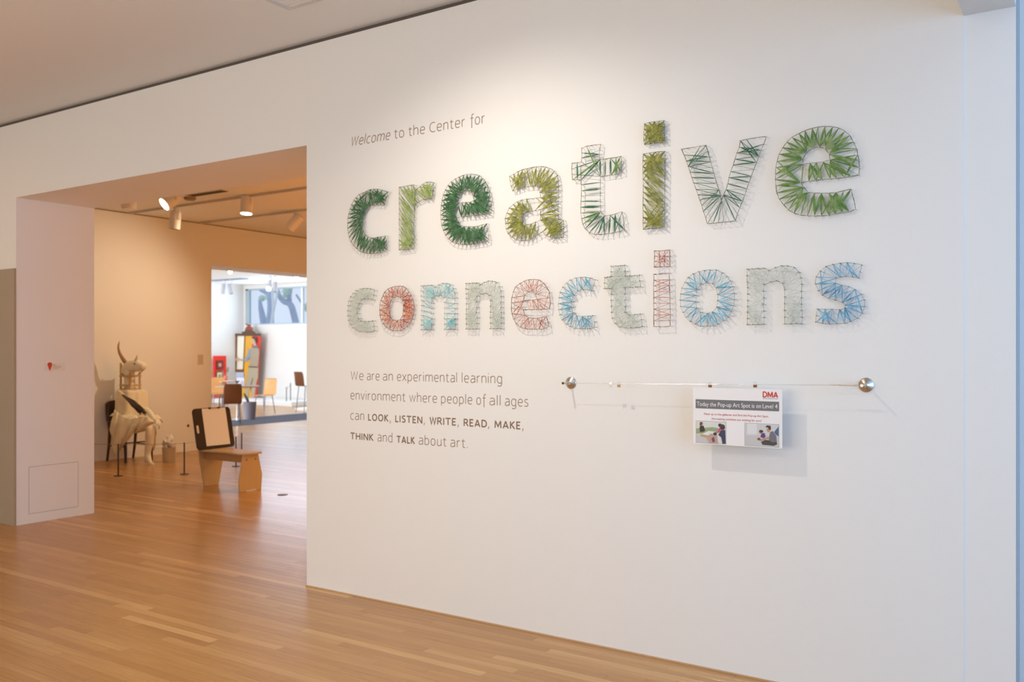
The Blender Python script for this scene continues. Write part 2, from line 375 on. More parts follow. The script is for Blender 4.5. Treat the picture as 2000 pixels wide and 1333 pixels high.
R1 = ["1135,55 1200,45 1280,30 1345,18 1405,10 1425,125 1512,50 1565,5 1640,-38 1710,-42 1779,-26 1768,70 1757,180 1750,265 1670,275 1580,285 1510,320 1450,355 1415,430 1415,530 1415,620 1410,720 1405,815 1410,905 1410,1010 1410,1100 1415,1200 1340,1210 1270,1215 1200,1218 1135,1222 1135,1135 1135,1040 1135,935 1135,835 1135,740 1135,650 1135,555 1135,455 1135,355 1135,260 1135,165"]
A1 = ["115,230 180,200 245,160 310,130 380,115 455,97 525,88 600,80 670,90 735,112 805,150 845,215 862,300 868,385 865,480 866,560 862,650 862,740 860,815 862,890 940,905 945,990 945,1080 940,1160 875,1170 800,1180 730,1165 670,1140 620,1080 565,1120 490,1165 425,1200 355,1215 290,1220 215,1205 150,1165 90,1110 65,1040 55,960 45,880 75,795 110,720 170,665 230,620 300,595 375,580 450,575 520,565 595,560 582,480 572,402 505,380 440,385 370,390 300,405 235,432 165,455 140,385 125,305",
      "590,740 505,758 435,765 360,785 315,840 315,920 375,970 440,965 515,930 590,905 592,820"]
T1 = ["170,130 235,105 285,98 345,85 415,80 408,150 400,208 410,275 478,270 545,260 615,250 680,235 690,300 690,365 690,440 625,470 555,480 485,490 413,498 413,575 410,655 413,740 413,820 415,895 418,965 465,1010 540,1000 610,985 695,960 715,1040 720,1115 730,1195 665,1215 600,1228 530,1240 460,1252 390,1255 330,1250 270,1230 215,1180 185,1115 170,1045 160,970 160,900 163,822 165,750 170,680 165,605 160,540 115,540 50,540 45,470 42,400 45,325 110,320 165,310 172,255 172,190"]
I1 = ["105,95 155,80 210,70 265,65 320,58 322,120 320,180 324,240 325,300 270,305 210,310 160,318 105,325 97,280 97,215 102,150",
      "90,430 155,420 220,410 280,404 330,400 330,475 330,545 330,620 330,690 328,765 328,830 328,900 326,970 326,1040 326,1115 325,1185 325,1245 260,1250 180,1255 90,1265 88,1195 88,1130 88,1055 88,985 88,915 88,850 88,780 88,710 88,640 88,570 88,500"]
V1 = ["75,255 150,243 235,230 330,212 410,200 435,280 455,360 475,430 495,510 520,585 540,655 560,730 590,810 610,890 620,965 650,885 685,810 710,728 725,645 750,560 785,470 810,390 835,305 865,225 880,140 960,122 1050,105 1140,92 1235,85 1205,180 1170,265 1140,350 1100,440 1070,530 1030,625 1005,710 970,800 945,885 910,970 875,1060 840,1150 815,1240 735,1250 655,1258 580,1262 510,1272 430,1275 405,1190 375,1110 350,1020 325,950 300,880 275,805 240,715 215,640 190,565 165,490 140,415 110,335"]
C2 = ["1765,120 1665,85 1570,70 1475,70 1375,85 1265,125 1185,190 1115,270 1065,375 1045,480 1035,600 1040,720 1060,825 1105,925 1185,1010 1260,1055 1360,1095 1470,1100 1560,1105 1650,1100 1760,1070 1755,965 1715,835 1620,850 1510,855 1400,845 1330,785 1290,665 1290,550 1340,430 1415,340 1500,315 1600,320 1700,345 1740,240"]
O2 = ["680,130 810,130 925,185 1020,260 1090,350 1140,460 1170,595 1170,720 1155,845 1110,960 1050,1075 960,1140 840,1215 750,1250 640,1250 490,1255 385,1215 285,1160 200,1075 140,975 95,860 85,735 95,610 125,495 185,380 245,280 345,205 455,165 565,140",
      "610,385 735,405 805,490 835,620 835,745 820,870 735,970 630,1000 495,975 420,890 400,770 400,640 420,525 500,415"]
N3 = ["95,165 195,160 315,150 425,145 530,190 660,130 785,95 910,100 1035,130 1130,225 1170,335 1185,465 1180,605 1185,735 1185,865 1185,990 1190,1125 1190,1265 1080,1255 960,1262 840,1265 845,1130 840,990 845,855 845,720 845,575 810,450 690,400 560,420 430,470 420,605 430,740 415,865 430,1000 430,1135 425,1270 315,1275 210,1275 95,1275 100,1155 95,1025 100,910 105,790 105,660 105,535 95,420 90,295"]
E3 = ["845,705 865,590 855,480 840,365 790,265 725,180 625,120 535,110 430,120 335,150 250,195 170,265 125,360 95,475 85,580 85,695 95,800 130,905 180,1000 260,1065 350,1100 450,1110 540,1110 640,1110 735,1100 840,1060 820,960 780,855 700,870 600,890 510,890 430,880 350,825 325,725 440,720 550,720 640,715 740,712",
      "332,545 350,440 420,365 500,340 570,400 600,515 500,525 410,530"]
T3 = ["185,315 255,312 330,308 395,300 400,390 402,465 475,462 545,460 618,450 625,540 635,632 560,635 480,640 402,645 400,740 402,835 405,930 400,1020 468,1065 550,1055 635,1048 650,1135 660,1240 580,1255 490,1262 400,1262 320,1250 245,1195 200,1115 190,1025 185,930 185,840 185,745 190,655 135,658 80,660 82,575 88,490 130,480 185,470 185,400"]
I3 = ["845,80 910,80 1000,75 1080,65 1080,160 1085,240 1085,320 1000,325 925,325 840,330 845,245 848,160",
      "838,440 905,440 985,430 1070,425 1075,525 1075,610 1080,705 1085,800 1087,885 1088,970 1088,1055 1088,1145 1090,1230 980,1245 900,1243 838,1240 835,1150 835,1065 835,975 835,885 835,795 835,705 835,620 835,530"]
S3 = ["1020,130 870,100 735,85 600,90 460,115 330,155 215,245 140,355 125,490 180,625 255,710 375,770 500,805 635,850 705,905 690,955 590,990 440,985 310,985 165,975 145,1105 130,1230 255,1255 395,1268 540,1258 690,1250 800,1220 935,1155 1030,1060 1070,930 1070,800 1010,690 885,600 765,545 630,520 510,480 530,380 600,360 710,345 840,355 960,380 985,260"]
def pip(x, y, poly):
    c = False; n = len(poly); j = n-1
    for i in range(n):
        xi, yi = poly[i]; xj, yj = poly[j]
        if (yi > y) != (yj > y) and x < (xj-xi)*(y-yi)/(yj-yi)+xi: c = not c
        j = i
    return c
def strands(cs, k, wmax, rnd, hole, slant=None, skipmin=.5, extra=0, stray=0.0, depth=.03, ang=None):
    """for every nail, threads to the k best nails across the stroke, staying inside the letter"""
    pts = [(ci, i, p) for ci, c in enumerate(cs) for i, p in enumerate(c)]
    def inside(a, b_):
        for t_ in (.08, .2, .35, .5, .65, .8, .92):
            x = a[0]+(b_[0]-a[0])*t_; z = a[1]+(b_[1]-a[1])*t_
            if hole:
                if not pip(x, z, cs[0]) or any(pip(x, z, h) for h in cs[1:]): return False
            elif not any(pip(x, z, c) for c in cs): return False
        return True
    out = set(); nails_ = [p for _, _, p in pts]
    def deep(a, b_):
        mx_, mz_ = (a[0]+b_[0])/2, (a[1]+b_[1])/2
        return min((q[0]-mx_)**2+(q[1]-mz_)**2 for q in nails_) > depth*depth
    nrm = {}
    for ci, c in enumerate(cs):
        for i in range(len(c)):
            a, b_ = c[i-1], c[(i+1) % len(c)]; d_ = math.hypot(b_[0]-a[0], b_[1]-a[1]) or 1
            nrm[(ci, i)] = (-(b_[1]-a[1])/d_, (b_[0]-a[0])/d_)
    cmin = math.cos(math.radians(ang)) if ang else -1
    for ci, i, p in pts:
        cand = []
        for cj, j, q in pts:
            if ci == cj:
                n = len(cs[ci]); d_ = min((i-j) % n, (j-i) % n)
                if d_ < 4: continue
            L = math.hypot(p[0]-q[0], p[1]-q[1])
            if L < wmax*skipmin or L > wmax: continue
            if ang:
                ux, uz = (q[0]-p[0])/L, (q[1]-p[1])/L; n0, n1 = nrm[(ci, i)], nrm[(cj, j)]
                if abs(ux*n0[0]+uz*n0[1]) < cmin or abs(ux*n1[0]+uz*n1[1]) < cmin: continue
            sc = L
            if slant is not None:
                an = math.atan2(q[1]-p[1], q[0]-p[0]); df = abs(math.sin(an-slant)); sc = L*(.3+2.2*df)
            sc *= rnd.uniform(1-stray, 1+stray) if stray else 1
            cand.append((sc, cj, j, q))
        cand.sort(); got = 0
        for c_ in cand:
            if got >= k: break
            if deep(p, c_[3]) and inside(p, c_[3]):
                key = tuple(sorted(((ci, i), (c_[1], c_[2])))); out.add(key); got += 1
        if extra:
            far = cand[k:k+14]; rnd.shuffle(far)
            for c_ in far[:extra]:
                if deep(p, c_[3]) and inside(p, c_[3]): out.add(tuple(sorted(((ci, i), (c_[1], c_[2])))))
    return sorted(out)
M_nail = mat('pale_nail_metal', (.66, .54, .46), .4, .35)
M_nail2 = mat('grey_nail_metal', (.23, .20, .175), .4, .6)
def thread_mat(name, ramp, scale=60, rough=.55):
    """yarn / raffia colour that changes along its length"""
    if name in MATS: return MATS[name]
    m = mat(name, ramp[0], rough); nt = m.node_tree; b_ = nt.nodes['Principled BSDF']; tc = nt.nodes['Texture Coordinate']
    n = nt.nodes.new('ShaderNodeTexNoise'); n.inputs['Scale'].default_value = scale; n.inputs['Detail'].default_value = 2
    nt.links.new(tc.outputs['Object'], n.inputs['Vector'])
    r = nt.nodes.new('ShaderNodeValToRGB'); r.color_ramp.elements[0].position = .32; r.color_ramp.elements[0].color = (*ramp[0], 1)
    r.color_ramp.elements[1].position = .68; r.color_ramp.elements[1].color = (*ramp[-1], 1)
    for i, c in enumerate(ramp[1:-1]):
        e = r.color_ramp.elements.new(.32+.36*(i+1)/(len(ramp)-1)); e.color = (*c, 1)
    nt.links.new(n.outputs['Fac'], r.inputs['Fac']); nt.links.new(r.outputs['Color'], b_.inputs['Base Color'])
    MATS[name] = m; return m
def ribbon(mb, a, b_, wid, y0, y1, rnd, th=.0006, thin=.0009):
    """flat raffia strand: narrow where it wraps the nails, spreading between them"""
    ax, az = a; bx, bz = b_; L = math.hypot(bx-ax, bz-az)
    if L < 1e-4: return
    dx, dz = (bx-ax)/L, (bz-az)/L; nx, nz = -dz, dx; pk = rnd.uniform(.35, .65); n0 = len(mb.v)
    st = [(0, thin), (.10, thin+(wid-thin)*.30), (pk-.18, thin+(wid-thin)*.9), (pk+.18, thin+(wid-thin)*.9), (.90, thin+(wid-thin)*.30), (1, thin)]
    off = rnd.uniform(-1, 1)*.001; tw = rnd.uniform(-.35, .35)
    for (t_, w_) in st:
        x = ax+dx*L*t_; z = az+dz*L*t_; y = y0+(y1-y0)*t_+off*math.sin(math.pi*t_)
        e = math.sin(tw)*w_*math.sin(math.pi*t_)
        mb.v += [(x+nx*w_, y+e, z+nz*w_), (x, y-th, z), (x-nx*w_, y-e, z-nz*w_), (x, y+th, z)]
    for i in range(len(st)-1):
        a0 = n0+4*i
        for j in range(4): mb.f.append((a0+j, a0+(j+1) % 4, a0+4+(j+1) % 4, a0+4+j))
def string_letter(name, label, group, cs, style, hole, seed):
    rnd = random.Random(seed)
    xs = [p[0] for c in cs for p in c]; zs = [p[1] for c in cs for p in c]
    root = empty('string_letter', (min(xs), 0, min(zs)), label, 'string letter', group)
    nl = MB(); kd = 8
    for c in cs:
        for (x, z) in c:
            jx, jz = rnd.uniform(-.0015, .0015), rnd.uniform(-.0015, .0015)
            R = Matrix.Rotation(math.pi/2, 3, 'X')
            prof = [(.0011, 0), (.0011, .031), (style['head'], .0313), (style['head'], .0326), (style['head']*.5, .0331)]
            n0 = len(nl.v)
            for (r_, d_) in prof:
                for j in range(kd):
                    q = 2*math.pi*j/kd; t_ = d_/.033
                    nl.v.append((x+jx*(1-t_)+r_*math.cos(q), -d_+.002*(d_ == 0), z+jz*(1-t_)+r_*math.sin(q)))
            for i in range(len(prof)-1):
                for j in range(kd): nl.f.append((n0+i*kd+j, n0+i*kd+(j+1) % kd, n0+(i+1)*kd+(j+1) % kd, n0+(i+1)*kd+j))
            nl.f.append(tuple(n0+4*kd+j for j in range(kd)))
    nl.build('nails', M_nail if style['head'] < .0025 else M_nail2, root, smooth=False, fix=False, kind='stuff')
    # cord running from nail to nail round the outline, near the heads, and a second looser one
    for c in cs:
        oc = MB()
        for lap in range(style.get('laps', 2)):
            pts = []
            for i, (x, z) in enumerate(c+[c[0]]):
                pts.append((x+rnd.uniform(-.0014, .0014), -.0285+.0022*lap+rnd.uniform(-.0012, .0012), z+rnd.uniform(-.0014, .0014)))
            for i in range(len(pts)-1):
                ribbon(oc, (pts[i][0], pts[i][2]), (pts[i+1][0], pts[i+1][2]), style['cord']*rnd.uniform(.8, 1.3), pts[i][1], pts[i+1][1], rnd, th=.0007, thin=style['cord']*.8)
            if style.get('wraps', 1) and lap == 0:
                for (x, z) in c: oc.tube([(x, -.0295, z), (x, -.0245, z)], .0019, 6)
        oc.build('outline_cord', style['cmat'], root, fix=False)
    st = strands(cs, style['k'], style['w'], rnd, hole, style.get('slant'), style.get('skip', .45), style.get('extra', 0), style.get('stray', 0), style.get('depth', .036), style.get('ang'))
    wds = [MB() for _ in cs]; wd2 = MB()
    for (ia, ib) in st:
        wd = wds[0] if hole or ia[0] != ib[0] else wds[ia[0]]
        a = cs[ia[0]][ia[1]]; b_ = cs[ib[0]][ib[1]]
        for q in range(style.get('multi', 1)):
            if style.get('multi', 1) > 1 and rnd.random() < .35 and q: continue
            wv = style['rib']*rnd.uniform(.45, 1.25)*(1 if rnd.random() < style.get('wide', .8) else .25)
            y0 = -rnd.uniform(.0235, .029); y1 = -rnd.uniform(.0235, .029)
            tgt = wd2 if (style.get('mat2') and rnd.random() < style.get('p2', .3)) else wd
            j = lambda: rnd.uniform(-.0012, .0012)
            ribbon(tgt, (a[0]+j(), a[1]+j()), (b_[0]+j(), b_[1]+j()), wv, y0, y1, rnd, thin=style.get('thin', .0009))
    for wd in wds:
        if wd.v: wd.build('winding', style['mat'], root, fix=False)
    if style.get('mat2') and wd2.v: wd2.build('winding', style['mat2'], root, fix=False)['label'] = style.get('l2', 'second strand of the winding')
    return root
# raffia colours
G_dark = thread_mat('dark_green_raffia', [(.012, .07, .022), (.03, .125, .042), (.065, .18, .07)], 35)
G_deep = thread_mat('blue_green_raffia', [(.008, .07, .038), (.02, .13, .065), (.05, .18, .10)], 35)
G_mid = thread_mat('spring_green_raffia', [(.18, .27, .06), (.29, .38, .12), (.40, .46, .20)], 40)
G_leaf = thread_mat('leaf_green_raffia', [(.06, .16, .03), (.13, .25, .055), (.25, .35, .11)], 30)
G_olive = thread_mat('olive_raffia', [(.12, .14, .012), (.22, .23, .03), (.36, .36, .09)], 35)
G_cord = thread_mat('green_outline_cord', [(.025, .06, .02), (.06, .12, .035)], 50)
G_cord2 = thread_mat('olive_outline_cord', [(.06, .075, .02), (.13, .15, .04)], 50)
B_yarn = thread_mat('sky_blue_raffia', [(.06, .27, .42), (.14, .42, .58), (.30, .56, .68)], 30)
B_aqua = thread_mat('aqua_raffia', [(.10, .40, .48), (.26, .58, .62), (.42, .66, .68)], 30)
B_deep = thread_mat('deep_blue_raffia', [(.05, .22, .42), (.12, .38, .60), (.28, .52, .70)], 28)
B_cord = thread_mat('blue_grey_cord', [(.10, .19, .20), (.16, .30, .32)], 50)
O_yarn = thread_mat('red_black_cream_yarn', [(.03, .015, .012), (.36, .04, .018), (.66, .12, .045), (.62, .40, .24)], 95)
O_pale = thread_mat('orange_cream_yarn', [(.45, .09, .03), (.72, .24, .10), (.80, .50, .30)], 80)
O_cord = thread_mat('brown_outline_cord', [(.10, .05, .03), (.32, .12, .07)], 60)
S_yarn = thread_mat('sage_green_thread', [(.34, .44, .34), (.48, .57, .46), (.62, .66, .56)], 40)
S_cord = thread_mat('sage_outline_cord', [(.26, .30, .22), (.36, .38, .28)], 40)
W_big = .150; W_sm = .128
def stl(m, c, k=2, rib=.0046, w=W_big, head=.0022, cord=.0008, **kw):
    d = dict(mat=m, cmat=c, k=k, rib=rib, w=w, head=head, cord=cord); d.update(kw); return d
def xf(cs, pl, pr):
    """reuse a traced letter between two pixel columns of the same text line"""
    xs = [p[0] for c in cs for p in c]; x0, x1 = min(xs), max(xs); a, b_ = at_y(pl, 600, NAILY).x, at_y(pr, 600, NAILY).x
    return [[(a+(p[0]-x0)/(x1-x0)*(b_-a), p[1]) for p in c] for c in cs]
def T(lst, ox, oy, k): return [tr_pts(s, ox, oy, k) for s in lst]
tC1 = T(C1, 660, 360, 9.524); tR1 = T(R1, 660, 360, 9.524); tE2 = T(E2, 1500, 235, 6.665); tA1 = T(A1, 980, 315, 7.843)
tT1 = T(T1, 1110, 270, 6.66); tI1 = T(I1, 1240, 225, 5.67); tV1 = T(V1, 1320, 255, 7.015)
tC2 = T(C2, 990, 535, 10.25); tO2 = T(O2, 1320, 515, 10.25); tN3 = T(N3, 1450, 510, 10.25); tE3 = T(E3, 990, 535, 10.25)
tT3 = T(T3, 1170, 480, 7.843); tI3 = T(I3, 1170, 480, 7.843); tS3 = T(S3, 1580, 505, 9.877)
GA = 'green raffia letters of the upper word'; GB = 'thread letters of the lower word'
D = math.radians
string_letter('c', 'dark green string letter c, leftmost of the upper word', GA, tC1, stl(G_dark, G_cord, 3, .0044, .21, slant=D(60), skip=.25, depth=.030), False, 1)
string_letter('r', 'pale spring green string letter r between the dark green c and e', GA, tR1, stl(G_mid, G_cord2, 2, .0050, .20, slant=D(-50), wide=.95, skip=.25, depth=.026), False, 2)
string_letter('e', 'dark green string letter e between the r and the olive a', GA, xf(tE2, 860.4, 959.4), stl(G_dark, G_cord, 3, .0054, .20, skip=.35, wide=.95, ang=60), True, 3)
string_letter('a', 'olive green string letter a in the upper word', GA, tA1, stl(G_olive, G_cord2, 2, .0052, .19, skip=.35, wide=.95, ang=60), True, 4)
string_letter('t', 'sparsely wound dark green string letter t in the upper word', GA, tT1, stl(G_deep, G_cord2, 1, .0052, .19, skip=.35, ang=44, mat2=G_leaf, p2=.12, l2='lighter green strands', depth=.030), False, 5)
string_letter('i', 'densely wound olive string letter i with a square dot, upper word', GA, tI1, stl(G_olive, G_cord, 3, .0046, .19, slant=D(-42), skip=.25, wide=.85, stray=.3, depth=.022, ang=58), False, 6)
string_letter('v', 'dark green zigzag string letter v in the upper word', GA, tV1, stl(G_deep, G_cord, 2, .0026, .165, skip=.45, wide=.7, slant=D(-14), ang=42), False, 7)
string_letter('e', 'light leaf green string letter e, last and largest of the upper word', GA, tE2, stl(G_leaf, G_cord, 2, .0056, .20, extra=0, skip=.40, wide=.85, stray=.12, ang=56), True, 8)
SAGE = dict(k=3, rib=.0008, w=.15, head=.0028, cord=.0007, thin=.0006, extra=2, stray=.5, skip=.3, wraps=0, multi=1, wide=1, depth=.018)
def sage(**kw): d = dict(SAGE); d.update(kw); return dict(mat=S_yarn, cmat=S_cord, **d)
def blue(m, **kw): d = dict(k=2, rib=.0034, w=W_sm, head=.0026, cord=.0008, skip=.40, wraps=0, wide=.7, laps=1, depth=.024, ang=56); d.update(kw); return dict(mat=m, cmat=B_cord, **d)
def red(**kw): d = dict(k=2, rib=.0017, w=W_sm, head=.0024, cord=.0011, skip=.40, wraps=1, wide=.9, stray=.1, depth=.024, ang=58); d.update(kw); return dict(mat=O_yarn, cmat=O_cord, **d)
string_letter('c', 'sage green thread letter c, leftmost of the lower word', GB, xf(tC2, 678.8, 731.6), sage(k=4), False, 11)
string_letter('o', 'orange red and black yarn letter o, second in the lower word', GB, xf(tO2, 740.9, 807.8), red(k=4, rib=.0027, mat2=O_pale, p2=.3, l2='cream and orange strands', ang=64), True, 12)
string_letter('n', 'turquoise thread letter n beside the orange o', GB, xf(tN3, 822.4, 889.2), blue(B_aqua, slant=D(-20), stray=.2, depth=.02), False, 13)
string_letter('n', 'sage green thread letter n between the turquoise n and the red e', GB, xf(tN3, 909.8, 979.2), sage(extra=1, slant=D(58), k=4), False, 14)
string_letter('e', 'red and brown yarn letter e in the lower word', GB, tE3, red(k=2, extra=0), True, 15)
string_letter('c', 'sky blue thread letter c right of the red e', GB, tC2, blue(B_yarn, k=2), False, 16)
string_letter('t', 'sage green crosshatched thread letter t in the lower word', GB, tT3, sage(k=3, extra=3), False, 17)
string_letter('i', 'thin red and black yarn letter i with a square dot, lower word', GB, tI3, red(k=2, rib=.0013, w=.12, skip=.5, depth=.026, ang=30), False, 18)
string_letter('o', 'sky blue thread letter o between the red i and the last n', GB, tO2, blue(B_yarn, k=2, rib=.0034), True, 19)
string_letter('n', 'pale sage thread letter n beside the blue s', GB, tN3, sage(extra=0, k=3, rib=.0007), False, 20)
string_letter('s', 'deep blue thread letter s, last of the lower word', GB, tS3, blue(B_deep, k=2, rib=.0036, extra=1), False, 21)

# ================================================================== LETTERING (vinyl on the wall, print on the poster)
TEXTS = []
def text(s, x0, x1, z, cap, m, parent, y, off=0.0, shear=0.0, name='word', depth=.0003, label=None):
    cu = bpy.data.curves.new(name, 'FONT'); cu.body = s; cu.size = 1; cu.offset = off; cu.shear = shear; cu.resolution_u = 4
    o = bpy.data.objects.new('text_tmp', cu); COL.objects.link(o)
    TEXTS.append((o, s, x0, x1, z, cap, m, parent, y, name, depth, label))
def flush_texts():
    cu = bpy.data.curves.new('ref', 'FONT'); cu.body = 'H'; cu.size = 1; r = bpy.data.objects.new('ref', cu); COL.objects.link(r)
    bpy.context.view_layer.update(); dg = bpy.context.evaluated_depsgraph_get()
    me = bpy.data.meshes.new_from_object(r.evaluated_get(dg)); hc = max(v.co.y for v in me.vertices)
    bpy.data.objects.remove(r)
    for (o, s, x0, x1, z, cap, m, parent, y, name, depth, label) in TEXTS:
        me = bpy.data.meshes.new_from_object(o.evaluated_get(dg)); bpy.data.objects.remove(o)
        xs = [v.co.x for v in me.vertices]; a, b_ = min(xs), max(xs); k = cap/hc; kx = (x1-x0)/(b_-a)
        for v in me.vertices: v.co = Vector((x0+(v.co.x-a)*kx, y-depth, z+v.co.y*k))
        me.materials.clear(); me.materials.append(m); me.name = name
        for p in me.polygons: p.material_index = 0
        bm = bmesh.new(); bm.from_mesh(me)
        ex = bmesh.ops.extrude_face_region(bm, geom=bm.faces[:])
        bmesh.ops.translate(bm, verts=[v for v in ex['geom'] if isinstance(v, bmesh.types.BMVert)], vec=(0, depth*.9, 0))
        bmesh.ops.recalc_face_normals(bm, faces=bm.faces); bm.to_mesh(me); bm.free()
        t = bpy.data.objects.new(name, me); COL.objects.link(t)
        if parent is not None: link(t, parent)
        if label: t['label'] = label
M_vinyl = mat('brown_grey_vinyl', (.31, .225, .175), .6)
M_vinyl2 = mat('bold_brown_vinyl', (.25, .165, .12), .6)
def xw(px, y=740): return at_y(px, y, 0).x

# wall lettering: narrow open sans drawn as strokes of constant weight (cap height 1); 'S' smooth stroke, 'L' straight stroke
ARCH = [(.03,.52),(.08,.64),(.16,.72),(.26,.745),(.36,.71),(.41,.6),(.42,.45),(.42,0)]
BOWL = [(.03,.14),(.10,.03),(.19,-.005),(.31,.03),(.41,.17),(.44,.38),(.40,.60),(.30,.73),(.20,.745),(.10,.69),(.03,.56)]
mirr = lambda P, w_: [(w_-x, y) for x, y in P]
GL = {
'a': (.44, [('S', [(.07,.69),(.2,.745),(.33,.73),(.41,.63),(.42,.45),(.42,.2),(.42,0)]), ('S', [(.42,.43),(.28,.425),(.13,.38),(.05,.27),(.045,.12),(.11,.015),(.2,-.005),(.32,.05),(.42,.17)])]),
'b': (.46, [('L', [(.03,1.1),(.03,0)]), ('S', BOWL)]),
'c': (.38, [('S', [(.38,.71),(.27,.745),(.13,.69),(.045,.54),(.03,.37),(.045,.2),(.13,.04),(.26,-.005),(.38,.035)])]),
'd': (.47, [('L', [(.44,1.1),(.44,0)]), ('S', mirr(BOWL, .47))]),
'e': (.44, [('S', [(.03,.375),(.2,.375),(.43,.39)]), ('S', [(.43,.39),(.42,.58),(.35,.71),(.24,.745),(.12,.69),(.045,.54),(.03,.37),(.045,.2),(.13,.04),(.26,-.005),(.41,.045)])]),
'f': (.28, [('S', [(.33,1.11),(.25,1.125),(.17,1.07),(.135,.92),(.13,.7),(.13,.2),(.13,-.29)]), ('L', [(.0,.72),(.29,.72)])]),
'g': (.46, [('S', mirr(BOWL, .46)), ('S', [(.43,.74),(.43,.4),(.43,0),(.42,-.17),(.34,-.29),(.2,-.315),(.06,-.27)])]),
'h': (.44, [('L', [(.03,1.1),(.03,0)]), ('S', ARCH)]),
'i': (.06, [('L', [(.03,.74),(.03,0)]), ('L', [(.03,.96),(.03,1.06)])]),
'l': (.06, [('L', [(.03,1.1),(.03,0)])]),
'm': (.76, [('L', [(.03,.74),(.03,0)]), ('S', [(x*.92, y) for x, y in ARCH]), ('S', [(x*.92+.36, y) for x, y in ARCH])]),
'n': (.44, [('L', [(.03,.74),(.03,0)]), ('S', ARCH)]),
'o': (.47, [('S', [(.235,.745),(.12,.70),(.045,.55),(.03,.37),(.045,.19),(.12,.04),(.235,-.005),(.35,.04),(.425,.19),(.44,.37),(.425,.55),(.35,.70),(.235,.745)])]),
'p': (.46, [('L', [(.03,.74),(.03,-.31)]), ('S', BOWL)]),
'r': (.27, [('L', [(.03,.74),(.03,0)]), ('S', [(.03,.5),(.08,.63),(.16,.72),(.27,.74)])]),
's': (.35, [('S', [(.33,.70),(.23,.745),(.10,.72),(.045,.6),(.08,.48),(.2,.39),(.31,.30),(.345,.18),(.29,.05),(.18,-.005),(.02,.04)])]),
't': (.29, [('S', [(.12,.93),(.12,.6),(.12,.25),(.14,.07),(.21,.0),(.30,.02)]), ('L', [(0,.72),(.29,.72)])]),
'u': (.44, [('S', [(.03,.74),(.03,.45),(.03,.22),(.07,.06),(.17,-.005),(.30,.04),(.42,.18)]), ('L', [(.42,.74),(.42,0)])]),
'v': (.40, [('L', [(0,.74),(.2,.0),(.4,.74)])]),
'w': (.64, [('L', [(0,.74),(.16,.0),(.32,.72),(.48,.0),(.64,.74)])]),
'x': (.40, [('L', [(0,.74),(.4,0)]), ('L', [(.4,.74),(0,0)])]),
'.': (.08, [('L', [(.04,.0),(.04,.10)])]), ',': (.12, [('L', [(.09,.12),(.03,-.2)])]),
'W': (.72, [('L', [(0,1),(.17,.0),(.36,.95),(.55,.0),(.72,1)])]),
'C': (.52, [('S', [(.52,.95),(.38,1.0),(.2,.95),(.07,.76),(.03,.5),(.07,.23),(.2,.05),(.38,-.005),(.52,.04)])]),
'L': (.42, [('L', [(.06,1),(.06,.05),(.42,.05)])]),
'O': (.72, [('S', [(.36,.955),(.2,.9),(.09,.72),(.06,.5),(.09,.28),(.2,.1),(.36,.045),(.52,.1),(.63,.28),(.66,.5),(.63,.72),(.52,.9),(.36,.955)])]),
'K': (.56, [('L', [(.06,1),(.06,0)]), ('L', [(.50,1),(.10,.50)]), ('L', [(.16,.56),(.54,0)])]),
'I': (.12, [('L', [(.06,1),(.06,0)])]),
'S': (.50, [('S', [(.44,.90),(.32,.955),(.17,.93),(.08,.80),(.12,.63),(.27,.52),(.41,.41),(.45,.24),(.36,.09),(.2,.045),(.04,.10)])]),
'T': (.60, [('L', [(.0,.95),(.6,.95)]), ('L', [(.3,.95),(.3,0)])]),
'E': (.46, [('L', [(.45,.95),(.06,.95),(.06,.05),(.46,.05)]), ('L', [(.06,.51),(.40,.51)])]),
'N': (.66, [('L', [(.06,0),(.06,1)]), ('L', [(.07,.98),(.59,.02)]), ('L', [(.6,0),(.6,1)])]),
'R': (.55, [('L', [(.06,0),(.06,1)]), ('S', [(.06,.95),(.25,.955),(.41,.90),(.46,.73),(.40,.54),(.25,.48),(.06,.48)]), ('L', [(.28,.48),(.54,0)])]),
'A': (.66, [('L', [(.04,0),(.33,.98)]), ('L', [(.33,.98),(.62,0)]), ('L', [(.13,.28),(.53,.28)])]),
'D': (.64, [('L', [(.06,0),(.06,1)]), ('S', [(.06,.95),(.25,.95),(.45,.87),(.56,.68),(.58,.5),(.56,.3),(.45,.12),(.25,.05),(.06,.05)])]),
'M': (.80, [('L', [(.06,0),(.09,.98)]), ('L', [(.09,.98),(.40,.2),(.71,.98)]), ('L', [(.71,.98),(.74,0)])]),
'H': (.66, [('L', [(.06,0),(.06,1)]), ('L', [(.6,0),(.6,1)]), ('L', [(.06,.52),(.6,.52)])]),
}
def smooth_pts(P, n=5):
    out = []; Q = [P[0]]+list(P)+[P[-1]]
    if P[0] == P[-1]: Q[0] = P[-2]; Q[-1] = P[1]
    for i in range(1, len(Q)-2):
        p0, p1, p2, p3 = Q[i-1], Q[i], Q[i+1], Q[i+2]
        for k in range(n):
            t_ = k/n; t2, t3 = t_*t_, t_*t_*t_
            out.append(tuple(.5*((2*p1[d])+(-p0[d]+p2[d])*t_+(2*p0[d]-5*p1[d]+4*p2[d]-p3[d])*t2+(-p0[d]+3*p1[d]-3*p2[d]+p3[d])*t3) for d in (0, 1)))
    out.append(P[-1]); return out
